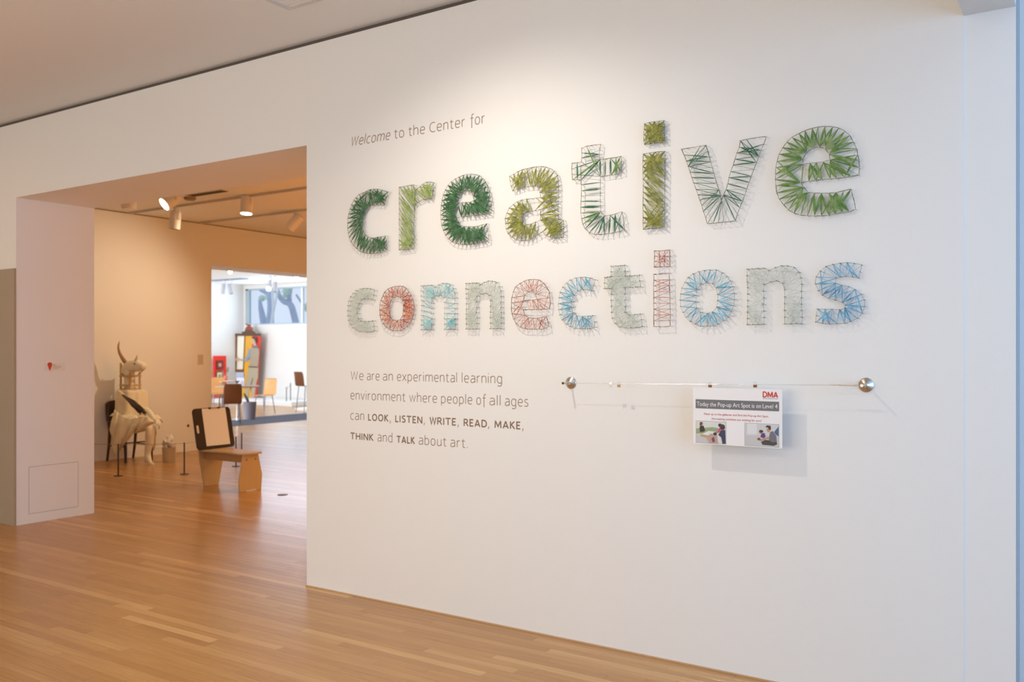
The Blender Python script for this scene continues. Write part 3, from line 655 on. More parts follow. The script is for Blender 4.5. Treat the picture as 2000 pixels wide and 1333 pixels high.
def word(s_, x0, x1, z, cap, wt, m, parent, y=0.0, slant=0.0, name='word', label=None, gap=.17):
    pen = 0; strokes = []
    for ch in s_:
        w_, G_ = GL[ch]
        for kind, P in G_:
            Q = smooth_pts(P) if kind == 'S' else P
            strokes.append([(pen+px+slant*py, py) for px, py in Q])
        pen += w_+gap
    xs = [p[0] for st in strokes for p in st]; a_, b2 = min(xs), max(xs); hw = wt/2
    kx = (x1-x0-2*hw)/max(b2-a_, 1e-6) if b2-a_ > .04 else cap
    if s_ == ',': kx = cap
    g = MB()
    for si, st in enumerate(strokes):
        D_ = .0005+.00006*(si % 5)
        P = [Vector((x0+hw+(p[0]-a_)*kx, z+p[1]*cap)) for p in st]
        off = []
        for i in range(len(P)):
            d0 = (P[i]-P[i-1]).normalized() if i else None; d1 = (P[i+1]-P[i]).normalized() if i < len(P)-1 else None
            if i == 0 and (P[0]-P[-1]).length < 1e-6: d0 = (P[-1]-P[-2]).normalized()
            if i == len(P)-1 and (P[0]-P[-1]).length < 1e-6: d1 = (P[1]-P[0]).normalized()
            d0 = d0 or d1; d1 = d1 or d0; n0 = Vector((-d0.y, d0.x)); n1 = Vector((-d1.y, d1.x)); nn = (n0+n1)
            nn = nn.normalized() if nn.length > .3 else n0; c_ = max(.45, nn.dot(n0)); off.append(nn*(hw/c_))
        b0 = len(g.v)
        for p, o_ in zip(P, off):
            for q in (p+o_, p-o_): g.v += [(q.x, y-D_, q.y), (q.x, y-.00005*(1+si % 5), q.y)]
        for i in range(len(P)-1):
            k = b0+4*i; g.f += [(k, k+2, k+6, k+4), (k, k+4, k+5, k+1), (k+2, k+3, k+7, k+6)]
        k = b0; g.f.append((k, k+1, k+3, k+2)); k = b0+4*(len(P)-1); g.f.append((k, k+2, k+3, k+1))
    o = g.build(name, m, parent, fix=False)
    if label: o['label'] = label
    return o
head = empty('wall_lettering', (xw(687), 0, 2.84), 'brown lettering reading Welcome to the Center for, above the string letters', 'wall text')
for s, a, b_, sh in (('Welcome', 115, 427, .16), ('to', 457, 538, 0), ('the', 573, 708, 0), ('Center', 745, 1035, 0), ('for', 1075, 1196, 0)):
    word(s, xw(660+a/4.165), xw(660+b_/4.165), 2.841, .0555, .0054, M_vinyl, head, 0, sh)
para = empty('wall_lettering', (xw(685), 0, .98), 'four line brown paragraph below the lower word, starting We are an experimental learning', 'wall text')
LN = [(1.363, [('We', 125, 250), ('are', 283, 407), ('an', 440, 537), ('experimental', 577, 1163), ('learning', 1210, 1603)]),
      (1.239, [('environment', 123, 660), ('where', 697, 968), ('people', 1008, 1312), ('of', 1352, 1449), ('all', 1480, 1588), ('ages', 1632, 1860)]),
      (1.111, [('can', 122, 257), ('*LOOK', 295, 495), (',', 507, 520), ('*LISTEN', 560, 825), (',', 838, 852), ('*WRITE', 895, 1157), (',', 1168, 1182), ('*READ', 1228, 1455), (',', 1466, 1482), ('*MAKE', 1530, 1787), (',', 1800, 1816)]),
      (.986, [('*THINK', 120, 348), ('and', 388, 532), ('*TALK', 570, 753), ('about', 790, 1060), ('art.', 1098, 1266)])]
for z, ws in LN:
    for s, a, b_ in ws:
        bold = s[0] == '*'; s = s.strip('*')
        word(s, xw(660+a/5), xw(660+b_/5), z, .0405 if bold else .0515, .0078 if bold else .0047, M_vinyl2 if bold else M_vinyl, para,
             name='comma' if s == ',' else 'word', label='bold brown capitals' if bold else None)

# ================================================================== CABLE, CLIPS, POSTER
WY = -.078
ka, kb = at_y(1101, 749, WY), at_y(1684, 753.5, WY)     # wire ends at the tips of the standoffs
kz = (ka.z+kb.z)/2
hang = empty('cable_rail', (ka.x, 0, kz), 'thin horizontal steel hanging wire stretched between two round steel wall mounts', 'hanging wire')
ROTX = Matrix.Rotation(math.pi/2, 3, 'X')
for x, z, lab in ((ka.x+.0, ka.z, 'left'), (kb.x, kb.z, 'right')):
    f = MB().lathe([(.032, 0), (.032, .004), (.029, .007), (.010, .016), (.0075, .018), (.0075, .020)], (x, 0, z), 32, M=ROTX)
    f.build('wall_mount', M_steel, hang, smooth=True).modifiers.new('e', 'EDGE_SPLIT').split_angle = math.radians(25)
    MB().tube([(x, -.016, z), (x, -.086, z)], .0055, 14).build('standoff', M_steel, hang)
    MB().tube([(x, -.0855, z), (x, -.0875, z)], .0068, 14).build('standoff_cap', M_black if lab == 'left' else M_steel, hang)
MB().tube([ka, (ka.x+.3, ka.y, ka.z-.0015+(kb.z-ka.z)*.25), (kb.x-.06, kb.y, kb.z)], .00085, 6).build('wire', M_wire, hang)
x1 = kb.x
MB().tube([(x1-.004, WY, kb.z), (x1-.028, WY, kb.z)], .0016, 8).tube([(x1-.028, WY, kb.z), (x1-.032, WY, kb.z), (x1-.092, WY, kb.z), (x1-.096, WY, kb.z)], [.0020, .0034, .0034, .0022], 12).tube([(x1-.096, WY, kb.z), (x1-.104, WY, kb.z)], .0015, 8).tube([(x1-.104, WY, kb.z), (x1-.135, WY, kb.z)], [.0028, .0026], 12).build('turnbuckle', M_steel, hang)
def binder_clip(px, py, m, label, group, up=True, tiltx=0.0):
    p = at_y(px, py, WY); z0 = at_y(px, 752, WY).z
    o = empty('binder_clip', (p.x, WY, z0), label, 'binder clip', group)
    b_ = MB(); hw = .0085; s = 1 if up else -1
    P = lambda x, y_, z: (p.x+x, WY+y_, z0+s*z)
    b_.prism([P(-hw, -.0045, -.001), P(-hw, .0045, -.001), P(-hw, .0012, -.0125), P(-hw, -.0012, -.0125)], (2*hw, 0, 0))
    b_.build('clip_body', m, o)
    h = MB()
    for sy in (-1, 1):
        h.tube([P(-.0045, sy*.0045, -.002), P(-.0055, sy*.0065, .005), P(-.0035, sy*.009, .0125), P(.0035, sy*.009, .0125), P(.0055, sy*.0065, .005), P(.0045, sy*.0045, -.002)], .0006, 6)
    h.build('wire_handles', M_steel, o)
    return o
M_brass = mat('brass_binder_clip', (.35, .21, .10), .35, .8)
binder_clip(1387, 752, M_brass, 'brass binder clip holding the top edge of the poster, left one', None)
binder_clip(1475, 753, M_brass, 'brass binder clip holding the top edge of the poster, right one below', None)
bpy.data.objects['binder_clip.001']['label'] = 'brass binder clip on the poster nearest the red initials'
binder_clip(1193, 752, mat('silver_binder_clip', (.85, .84, .82), .25, .9), 'shiny silver binder clip hanging on the wire, handles down', None, up=False)
binder_clip(1209, 752, mat('gold_binder_clip', (.80, .62, .35), .3, .9), 'small gold binder clip on the wire beside the silver one', None)
# poster
PX0, PX1 = at_y(1354, 760, WY).x, at_y(1528, 760, WY).x; PW_ = PX1-PX0
PT = at_y(1354, 757, WY).z; PB = at_y(1358, 866.5, WY).z; PH = PT-PB; PY = WY-.0015
poster = empty('poster', (PX0, PY, PB), 'white announcement poster with grey banner and two photographs, clipped to the wire', 'poster')
def U(u, v): return (PX0+u*PW_, PT-v*PH)
def rect(u0, u1, v0, v1, d0, d1):
    a = U(u0, v1); b_ = U(u1, v0); return (a[0], b_[0], PY-d1, PY-d0, a[1], b_[1])
def prect(name, m, u0, u1, v0, v1, d0, d1, label=None, parent=poster):
    o = MB().box(*rect(u0, u1, v0, v1, d0, d1)).build(name, m, parent)
    if label: o['label'] = label
    return o
# sheet, very slightly bowed
g = MB(); nx = 14
for side, yy in ((0, 0), (1, .0012)):
    for i in range(nx+1):
        for k in range(2):
            u = i/nx; g.v.append((PX0+u*PW_, PY+yy, PT if k == 0 else PB-.0))
for i in range(nx):
    g.f.append((2*i, 2*i+1, 2*i+3, 2*i+2)); o2 = 2*(nx+1); g.f.append((o2+2*i, o2+2*i+2, o2+2*i+3, o2+2*i+1))
    g.f.append((2*i, 2*i+2, o2+2*i+2, o2+2*i)); g.f.append((2*i+1, o2+2*i+1, o2+2*i+3, 2*i+3))
g.f.append((0, 2*(nx+1), 2*(nx+1)+1, 1)); g.f.append((2*nx, 2*nx+1, 2*(nx+1)+2*nx+1, 2*(nx+1)+2*nx))
g.build('sheet', mat('poster_white', (.83, .82, .84), .35), poster)
M_ban = mat('banner_grey', (.155, .155, .17), .5); M_red = mat('print_red', (.60, .05, .04), .5); M_wt = mat('print_white', (.85, .85, .86), .5)
prect('banner', M_ban, .03, .967, .21, .372, 0, .0004)
def ptext(s, u0, u1, v, cap, m, off=0, name='print_line', d=.0006, parent=poster, label=None):
    a = U(u0, v); b_ = U(u1, v); text(s, a[0], b_[0], a[1], cap*PH, m, parent, PY-d+.0003, off, 0, name, .0002, label)
ptext('Today the Pop-up Art Spot is on', .045, .772, .328, .072, M_wt, 0, d=.0008)
ptext('Level 4', .79, .95, .328, .072, M_wt, .006, d=.0008)
a_, b_ = U(.79, .14), U(.957, .14); word('DMA', a_[0], b_[0], a_[1], .095*PH, .0056, M_red, poster, PY, name='print_line', gap=.10)
ptext('DALLAS MUSEUM OF ART', .792, .957, .168, .016, mat('print_blue_grey', (.10, .14, .25), .5), 0)
ptext('Head up to the galleries and find the Pop-up Art Spot.', .128, .855, .482, .036, M_red, .004)
ptext('Art-making activities are waiting for you!', .215, .775, .562, .036, M_red, .004)
M_ph = lambda n, c: mat('print_'+n, c, .45)
def pic(u0, u1, v0, v1, base, shapes, label):
    fr = prect('photograph', M_ph('photo_edge', (.18, .19, .20)), u0, u1, v0, v1, .0001, .0004, label)
    du, dv = (u1-u0), (v1-v0); ly = .0005
    prect('photo_ground', base, u0+du*.008, u1-du*.008, v0+dv*.012, v1-dv*.012, .0003, ly, parent=fr)
    for (nm, m, pts) in shapes:
        ly += .00006
        P = [(U(u0+du*a, v0+dv*b_)) for a, b_ in pts]
        g_ = MB().prism([(x, PY-ly, z) for x, z in P], (0, .00005, 0)); g_.build(nm, m, fr)
def ell(cx, cy, rx, ry, n=14): return [(cx+rx*math.cos(2*math.pi*i/n), cy+ry*math.sin(2*math.pi*i/n)) for i in range(n)]
skin_ = M_ph('skin', (.50, .27, .18)); hair = M_ph('hair', (.05, .025, .02))
pic(.033, .385, .592, .985, M_ph('pale_room', (.66, .68, .66)), [
    ('window_print', M_ph('green', (.30, .36, .20)), [(.0, .36), (.55, .26), (.75, .30), (.75, .52), (.0, .60)]),
    ('floor_print', M_ph('pale_floor', (.55, .55, .60)), [(.01, .62), (.4, .66), (.4, .985), (.01, .985)]),
    ('woman_jacket', M_ph('black', (.02, .025, .02)), [(.12, .30), (.16, .22), (.26, .22), (.31, .42), (.28, .48), (.14, .52)]),
    ('woman_face', skin_, ell(.215, .14, .03, .07)), ('woman_hair', M_ph('brown_hair', (.14, .04, .02)), [(.13, .24), (.13, .08), (.19, .04), (.22, .06), (.20, .2)]),
    ('table_print', M_ph('tan', (.52, .34, .16)), [(.15, .60), (.40, .64), (.40, .76), (.38, .98), (.36, .76), (.16, .70)]),
    ('papers_print', M_ph('papers', (.72, .74, .76)), [(.2, .60), (.42, .44), (.66, .46), (.42, .64)]),
    ('patterned_dress', M_ph('pink_cream', (.50, .32, .30)), [(.40, .66), (.5, .55), (.70, .6), (.74, .985), (.42, .985)]),
    ('dress_pattern', M_ph('brown_pattern', (.14, .07, .07)), [(.52, .78), (.60, .68), (.64, .9), (.56, .95)]),
    ('child_head', hair, ell(.64, .56, .06, .07)),
    ('pink_shirt', M_ph('magenta', (.60, .06, .25)), [(.72, .44), (.78, .26), (.84, .3), (.84, .46), (.74, .5)]),
    ('person_head', hair, ell(.80, .16, .06, .08)),
    ('man_shirt', M_ph('navy', (.03, .035, .09)), [(.74, .60), (.84, .38), (.97, .36), (.985, .97), (.88, .985), (.84, .7)]),
    ('man_head', hair, ell(.88, .24, .085, .13))], 'small colour photograph of people at a craft table')
pic(.592, .967, .592, .985, M_ph('grey_room', (.60, .61, .64)), [
    ('wall_print', M_ph('white_wall', (.72, .73, .76)), [(.08, .02), (.36, .02), (.36, .48), (.08, .50)]),
    ('floor_print', M_ph('light_floor', (.55, .55, .56)), [(.02, .56), (.98, .50), (.985, .985), (.02, .985)]),
    ('boy_legs', M_ph('dark_trousers', (.05, .05, .05)), [(.48, .80), (.60, .70), (.92, .72), (.95, .86), (.85, .94), (.52, .92)]),
    ('boy_shirt', M_ph('grey_shirt', (.15, .15, .18)), [(.70, .68), (.74, .36), (.82, .30), (.92, .50), (.94, .78), (.78, .78)]),
    ('boy_arm', skin_, [(.44, .70), (.70, .56), (.74, .62), (.46, .78)]),
    ('boy_face', skin_, ell(.70, .26, .055, .10)), ('boy_hair', hair, [(.60, .14), (.66, .06), (.76, .08), (.77, .24), (.72, .26), (.68, .16)]),
    ('purple_shirt', M_ph('purple', (.10, .04, .22)), [(.46, .58), (.50, .42), (.58, .40), (.62, .55), (.56, .64)]),
    ('girl_face', skin_, ell(.47, .40, .04, .06)), ('girl_hair', hair, ell(.485, .34, .062, .065)),
    ('girl_hands', M_ph('brown_hands', (.20, .08, .06)), ell(.42, .68, .05, .06)),
    ('blue_figure', M_ph('blue', (.06, .12, .26)), [(.86, .34), (.985, .10), (.985, .52), (.90, .44)])], 'small colour photograph of two children sitting on the floor')

# red marker and card on the passage side
def mk(px, py): q = at_x(px, py, OP_X0); return q
pin_t, pin_b = mk(97, 708.2), mk(97, 724.8)
cz_, R_ = pin_t.z-.021, .021; yc = pin_t.y
pts = []
for i in range(25):
    a = math.radians(-35+250*i/24); pts.append((OP_X0+.0015, yc+R_*math.cos(a)*.98, cz_+R_*math.sin(a)))
pts.append((OP_X0+.0015, yc, pin_b.z))
tag(MB().prism(pts, (.004, 0, 0)).build('marker_sign', mat('marker_red', (.62, .045, .02), .35)), 'red teardrop map-pin marker on the shaded passage side', 'marker')
q0, q1 = mk(101, 710), mk(127, 724)
card = tag(MB().box(OP_X0, OP_X0+.0012, yc-.045, q1.y, q1.z, q0.z).build('wall_label', mat('card_cream', (.80, .76, .70), .7)), 'small cream text card behind the red marker', 'wall label')
lm = mat('card_print', (.45, .38, .33), .7)
for i, (a, b_) in enumerate(((.030, .058), (.030, .096), (.030, .104), (.030, .085))):
    MB().box(OP_X0+.0011, OP_X0+.0016, yc+a, yc+b_, q0.z-.018-i*.011, q0.z-.014-i*.011).build('print_line', M_red if i == 0 else lm, card)

# ================================================================== SECOND GALLERY OBJECTS
def track(x0, x1, y, z=CZ2, label='', cat='lamp track'):
    return tag(MB().box(x0, x1, y-.012, y+.012, z-.030, z+.001).build('lamp_track', mat('track_white', (.62, .56, .50), .5), None), label, cat, None)
track(-11.6, -4.6, 3.48, label='thin lamp track on the warm ceiling carrying the glowing hanging lamp')
track(-11.6, -4.6, 4.67, label='thin lamp track on the warm ceiling deeper in the gallery')
track(-11.6, -4.6, 2.30, label='lamp track nearest the passage, mostly hidden by the lintel')
def spotlight(px, py, Y, dia, length, aim, label, ceil_z=CZ2-.03, lit=True, group=None, glow=None, shell=None):
    """can lamp: stem, yoke, housing, lens; aim = direction the lens faces"""
    c = at_y(px, py, Y); o = empty('track_spotlight', (c.x, Y, ceil_z), label, 'spotlight', group)
    d = Vector(aim).normalized(); R = d.to_track_quat('Z', 'Y').to_matrix(); r = dia/2; shell = shell or M_can
    hs = MB().lathe([(r*.72, -length/2), (r*.95, -length/2+.02), (r, -length*.1), (r, length/2), (r*.9, length/2), (r*.88, length/2-.012)], c, 24, M=R)
    hs.build('housing', shell, o, smooth=True).modifiers.new('e', 'EDGE_SPLIT').split_angle = math.radians(30)
    ln = MB().lathe([(r*.87, length/2-.010), (r*.87, length/2+.003), (r*.5, length/2+.008)], c, 24, M=R)
    ln.build('lens', (glow or M_glow) if lit else mat('dark_lens', (.2, .17, .14), .3), o)
    side = Vector((1, 0, 0)) if abs(d.x) < .7 else Vector((0, 1, 0))
    MB().tube([c+side*r, c+side*(r+.018), Vector((c.x, Y, c.z))+side*(r+.018)+Vector((0, 0, max(.02, ceil_z-c.z-.03))), Vector((c.x, Y, ceil_z-.01))], .006, 8).build('yoke', shell, o)
    MB().lathe([(.018, -.035), (.018, .0)], (c.x, Y, ceil_z), 14).build('adapter', shell, o)
    return o
spotlight(334, 391, 2.35, .165, .20, (-.20, -.80, -.62), 'brightly lit round spotlight facing the passage, cut off by the lintel')
spotlight(342, 430, 3.48, .150, .25, (-.08, -.04, -1), 'unlit looking beige can spotlight hanging below the bright one', lit=False)
spotlight(482, 400, 3.48, .155, .235, (.03, -.10, -1), 'can spotlight with a glowing lower rim hanging from the ceiling track')
spotlight(576, 434, 4.67, .150, .24, (-.62, -.3, -.75), 'tilted beige can spotlight at the right of the warm ceiling', lit=False)
p = at_z(252, 409, CZ2-.12)
tag(MB().lathe([(.085, -.12), (.095, -.10), (.095, .0)], (p.x, p.y, CZ2), 28).build('ceiling_can', M_can, smooth=False), 'short round ceiling fixture at the upper left of the warm gallery', 'ceiling fixture')
p = at_z(405, 377, CZ2)
v_ = empty('ceiling_vent', (p.x, p.y, CZ2), 'dark linear air slot in the warm ceiling', 'vent')
MB().box(p.x-.36, p.x+.36, p.y-.07, p.y+.07, CZ2-.006, CZ2+.001).build('frame', M_can, v_)
g = MB()
for k in range(4): g.box(p.x-.34, p.x+.34, p.y-.055+k*.031, p.y-.040+k*.031, CZ2-.009, CZ2-.006)
for k in range(4): MB().box(p.x-.34, p.x+.34, p.y-.055+k*.031, p.y-.037+k*.031, CZ2-.010, CZ2-.0055).build('slot', M_gap, v_)
p = at_z(371, 386, CZ2)
tag(MB().lathe([(.06, -.035), (.075, -.02), (.075, 0)], (p.x, p.y, CZ2), 20).build('smoke_detector', mat('detector_beige', (.30, .22, .15), .6)), 'small round detector on the warm ceiling beside the air slot', 'detector')
# wall card, socket on the long warm wall
q0, q1 = at_x(386, 693, WX), at_x(397, 713, WX)
c_ = tag(MB().box(WX, WX+.003, q0.y, q1.y, q1.z, q0.z).build('wall_card', mat('card_tan', (.62, .55, .45), .7)), 'faint text card on the warm wall above the drawing board', 'wall label')
for i in range(5): MB().box(WX+.002, WX+.0035, q0.y+.02, q1.y-.02-.01*(i % 3), q0.z-.03-i*.022, q0.z-.026-i*.022).build('print_line', mat('card_text', (.45, .38, .30), .7), c_)
q0 = at_x(367.5, 832, WX)
s_ = tag(MB().lathe([(.022, 0), (.020, .006), (.008, .010)], (WX, q0.y, q0.z), 16, M=Matrix.Rotation(math.pi/2, 3, 'Y')).build('wall_socket', mat('dark_socket', (.10, .06, .04), .5)), 'small dark round fitting on the warm wall left of the drawing board', 'wall fitting')

# ---- dark wooden chair under the sculpture (faces +X)
CX, CY = -11.33, 3.31
ch = empty('wooden_chair', (CX, CY, 0), 'dark bentwood chair with rounded back beneath the bull-headed sculpture', 'chair')
for (x, y, bk) in ((-.17, -.20, 1), (-.17, .20, 1), (.18, -.20, 0), (.18, .20, 0)):
    if bk: MB().tube([(CX+x-.07, CY+y, 0), (CX+x-.03, CY+y, .2), (CX+x, CY+y, .44)], [.016, .019, .022], 8).build('leg', M_darkwood, ch)
    else: MB().tube([(CX+x+.015, CY+y, 0), (CX+x+.01, CY+y, .2), (CX+x, CY+y, .44)], [.017, .021, .025], 8).build('leg', M_darkwood, ch)
MB().prism([(CX+.23*math.cos(a)*(1.0 if abs(math.cos(a)) < .9 else .98), CY+.24*math.sin(a), .425) for a in [2*math.pi*i/20 for i in range(20)]], (0, 0, .035)).build('seat', M_darkwood, ch, bevel=.008)
for y in (-.20, .20): MB().tube([(CX-.19, CY+y, .22), (CX+.18, CY+y, .22)], .009, 8).build('stretcher', M_darkwood, ch)
MB().tube([(CX+.18, CY-.20, .27), (CX+.18, CY+.20, .27)], .009, 8).build('stretcher', M_darkwood, ch)
bk = MB(); N = 12
for i in range(N+1):
    a = -1.15+2.3*i/N; yy = CY+.22*math.sin(a)/math.sin(1.15); xb = CX-.245+.06*(1-math.cos(a))*1.2
    h = .84-.05*(abs(i-N/2)/(N/2))**3
    for (dx, z) in ((0, .56), (-.035, h), (-.055, h), (-.02, .56)): bk.v.append((xb+dx, yy, z))
for i in range(N):
    for j in range(4): bk.f.append((4*i+j, 4*i+(j+1) % 4, 4*i+4+(j+1) % 4, 4*i+4+j))
bk.f.append((0, 1, 2, 3)); bk.f.append((4*N+3, 4*N+2, 4*N+1, 4*N))
bk.build('backrest', M_darkwood, ch, smooth=True).modifiers.new('e', 'EDGE_SPLIT').split_angle = math.radians(40)
for y in (-.20, .20): MB().tube([(CX-.18, CY+y, .44), (CX-.21, CY+y, .60), (CX-.225, CY+y*.98, .76)], [.02, .018, .014], 8).build('back_post', M_darkwood, ch)

# ---- seated bull-headed plaster sculpture
def SP(px, py, dy=0.0): return at_y(px, py, CY+dy)
sc = empty('seated_sculpture', (CX, CY, 0), 'ivory seated sculpture with bull head, one horn, draped cloth and a bare leg', 'sculpture')
# draped torso: soft box from shoulders to lap with folds
rf2 = random.Random(5)
tor = MB(); KK = 72
levels = [(z_, SP(a_, 800, -h_*.9).x, SP(b2, 800, h_*.9).x, h_, 0) for z_, a_, b2, h_ in ((.995, 227, 287, .15), (.985, 224, 290, .165), (.95, 222.5, 291, .17), (.85, 222, 292, .175), (.74, 221, 294, .185), (.64, 220, 296, .20), (.56, 220, 297, .21), (.47, 220, 296, .21))]
for li, (z, xa, xb, hy, rr) in enumerate(levels):
    cx_, hx = (xa+xb)/2, (xb-xa)/2
    for j in range(KK):
        a = 2*math.pi*j/KK; n_ = 3.6; ca, sa = math.cos(a), math.sin(a)
        k = 1/((abs(ca)**n_+abs(sa)**n_)**(1/n_))
        fold = 1+(.035+.05*li/7)*math.sin(a*8+li*.6)*(1 if li > 1 else .15)+.02*math.sin(a*15+li)*(li > 1)
        tor.v.append((cx_+hx*k*ca*fold, CY+hy*k*sa*fold, z+(.008*math.sin(a*5) if li < 2 else 0)))
for li in range(len(levels)-1):
    for j in range(KK): tor.f.append((li*KK+j, li*KK+(j+1) % KK, (li+1)*KK+(j+1) % KK, (li+1)*KK+j))
tor.f.append(tuple(range(KK))); tor.f.append(tuple((len(levels)-1)*KK+j for j in range(KK)))
to = tor.build('draped_torso', M_cloth, sc, smooth=True); to.modifiers.new('s', 'SUBSURF').render_levels = 1
# cloth hanging over the near side and across the lap
dr = MB(); NU, NV = 26, 16
top = [(223, 800), (232, 808), (250, 818), (268, 817), (284, 814), (300, 823)]
bot = [(215, 838), (219, 872), (227, 893), (242, 868), (262, 846), (302, 826)]
def lerp_poly(P, t_):
    q = t_*(len(P)-1); i = min(int(q), len(P)-2); f_ = q-i; return (P[i][0]+(P[i+1][0]-P[i][0])*f_, P[i][1]+(P[i+1][1]-P[i][1])*f_)
for i in range(NU+1):
    for j in range(NV+1):
        u, v = i/NU, j/NV; a = lerp_poly(top, u); b_ = lerp_poly(bot, u); px = a[0]+(b_[0]-a[0])*v; py = a[1]+(b_[1]-a[1])*v
        dy = -.275-.05*math.sin(math.pi*min(1, v*1.1))+.022*math.sin(u*24+v*3)*(.3+v)+.012*math.sin(u*41-v*5)
        p = SP(px, py, dy); dr.v.append(tuple(p))
for i in range(NU):
    for j in range(NV): n = i*(NV+1)+j; dr.f.append((n, n+1, n+NV+2, n+NV+1))
do = dr.build('hanging_cloth', M_cloth, sc, smooth=True); so = do.modifiers.new('t', 'SOLIDIFY'); so.thickness = .010; so.offset = 1; do.modifiers.new('s', 'SUBSURF').render_levels = 1
# lap cloth between the two thighs
lap = MB(); NU, NV = 18, 12
for i in range(NU+1):
    for j in range(NV+1):
        u, v = i/NU, j/NV; y = CY-.26+.50*v; x = -11.42+.50*u
        z = .60+.075*math.exp(-((v-.18)/.22)**2)+.06*math.exp(-((v-.85)/.2)**2)-.02*u+.010*math.sin(v*19+u*4)+.008*math.sin(u*15)
        if u > .86: z -= (u-.86)*.5
        lap.v.append((x, y, z))
for i in range(NU):
    for j in range(NV): n = i*(NV+1)+j; lap.f.append((n, n+1, n+NV+2, n+NV+1))
lo = lap.build('lap_cloth', M_cloth, sc, smooth=True); so = lo.modifiers.new('t', 'SOLIDIFY'); so.thickness = .012
# legs: hip, knee, ankle, foot as one skin each
hip = SP(250, 836, -.12); kne = SP(294, 832, -.12); shin = SP(292, 862, -.12); ank = SP(287.5, 893, -.12); heel = SP(284.5, 904, -.12); ball = SP(295, 908, -.12); toe = SP(300.5, 909.5, -.12)
mid = hip.lerp(kne, .5); 
skin('bare_leg', [hip, mid, kne, shin, SP(289, 880, -.12), ank, heel, ball, toe], [(0,1),(1,2),(2,3),(3,4),(4,5),(5,6),(5,7),(7,8)],
     [.095, .088, (.070, .064), .060, .047, .036, .030, (.026, .040), (.014, .034)], M_plaster, sc, 0)
# far arm and hand resting over the knee
sh = SP(292, 806, .02); el = SP(298, 815, .0); wr = SP(303, 822, -.02)
skin('arm', [SP(280, 800, .02), sh, el, wr], [(0,1),(1,2),(2,3)], [.05, .045, .034, .026], M_plaster, sc, 0)
hv = [wr, SP(305.5, 821, -.02), SP(308.5, 825, -.02)]; he = [(0,1),(1,2)]; hr = [.028, (.042, .034), (.044, .034)]
for k, dyk in enumerate((-.060, -.034, -.008, .018)):
    b0 = len(hv); ln = (0, 2.5, 3, 1.5)[k]
    hv += [SP(310.8, 828.5-.3*k, dyk), SP(311.8, 833+ln*.4, dyk*1.05), SP(310.2, 836.5+ln, dyk*1.05)]
    he += [(2, b0), (b0, b0+1), (b0+1, b0+2)]; hr += [.0135, .0125, .0105]
b0 = len(hv); hv += [SP(305.5, 826, -.075), SP(306.8, 831.5, -.085)]; he += [(1, b0), (b0, b0+1)]; hr += [.015, .0125]
skin('hand', hv, he, hr, M_plaster, sc, 0, 2)
# sash hanging from the hand beside the shin
g = MB(); P = [(302, 834), (304, 846), (302, 856), (303, 866), (300, 880)]
for k, (px, py) in enumerate(P):
    w_ = (.028, .034, .030, .026, .012)[k]; c = SP(px, py, -.03)
    for (dx, dy) in ((-w_, 0), (0, -.014), (w_, 0), (0, .014)): g.v.append((c.x+dx, c.y+dy, c.z))
for k in range(4):
    for j in range(4): g.f.append((4*k+j, 4*k+(j+1) % 4, 4*k+4+(j+1) % 4, 4*k+4+j))
g.f.append((0,1,2,3)); g.f.append((19,18,17,16)); g.build('hanging_sash', M_cloth, sc, smooth=True)
# neck block inside a light wooden cage
nb = SP(255, 750, 0)
MB().lathe([(.074, .985), (.074, 1.03), (.072, 1.12), (.072, 1.20), (.080, 1.30), (.07, 1.38)], (SP(253, 750).x, CY, 0), 20).build('neck', M_plaster, sc, smooth=True)
M_cage = mat('tan_wood_slat', (.55, .36, .18), .6)
xa, xb = SP(236, 750, -.075).x, SP(273, 750, .075).x
for (x, y) in ((xa, -.075), (xb, -.075), (xa, .075), (xb, .075)):
    zt_ = 1.37 if x == xa else 1.24
    MB().box(x-.010, x+.010, CY+y-.010, CY+y+.010, .985, zt_).build('cage_post', M_cage, sc)
for z in (1.185, 1.055, 1.0):
    g = MB(); g.box(xa-.01, xb+.01, CY-.092, CY-.078, z-.012, z+.012).box(xa-.01, xb+.01, CY+.078, CY+.092, z-.012, z+.012).box(xa-.009, xa+.005, CY-.08, CY+.08, z-.012, z+.012).box(xb-.005, xb+.009, CY-.08, CY+.08, z-.012, z+.012)
    g.build('cage_rail', M_cage, sc)
# head
h0, h1, h2, h3, h4, h5 = SP(243, 723), SP(253, 716), SP(263, 714), SP(272, 714), SP(279, 716), SP(283, 718)
skin('bull_head', [SP(246, 735), h0, h1, h2, h3, h4, h5, SP(256, 730), SP(266, 729), SP(275, 725)], [(0,1),(1,2),(2,3),(3,4),(4,5),(5,6),(2,7),(3,8),(4,9)],
     [.080, .092, .098, .088, .070, .058, .050, .085, .066, .045], M_plaster, sc, 2)
skin('horn', [SP(246, 710, -.05), SP(239, 700, -.10), SP(233.5, 690, -.13), SP(231, 680, -.145), SP(231.8, 672, -.15), SP(233.6, 666.5, -.15)], [(0,1),(1,2),(2,3),(3,4),(4,5)], [.032, .027, .021, .015, .010, .003],
     mat('horn_brown', (.36, .20, .10), .4), sc, 0)
skin('ear', [SP(264, 706, -.03), SP(267, 700, -.05), SP(268, 693, -.06)], [(0,1),(1,2)], [(.022, .03), (.02, .012), .004], M_plaster, sc, 0)
M_hole = mat('dark_eye', (.05, .03, .02), .4)
e_ = SP(262.5, 711, -.088); MB().lathe([(.002, -.012), (.010, -.006), (.010, .004), (.003, .010)], e_, 12, M=ROTX).build('eye', M_hole, sc)
mo = MB().tube([SP(282, 722, -.045), SP(275, 728, -.07), SP(268, 734, -.07)], [.004, .006, .004], 6); mo.build('mouth_line', mat('mouth_brown', (.30, .16, .08), .6), sc)
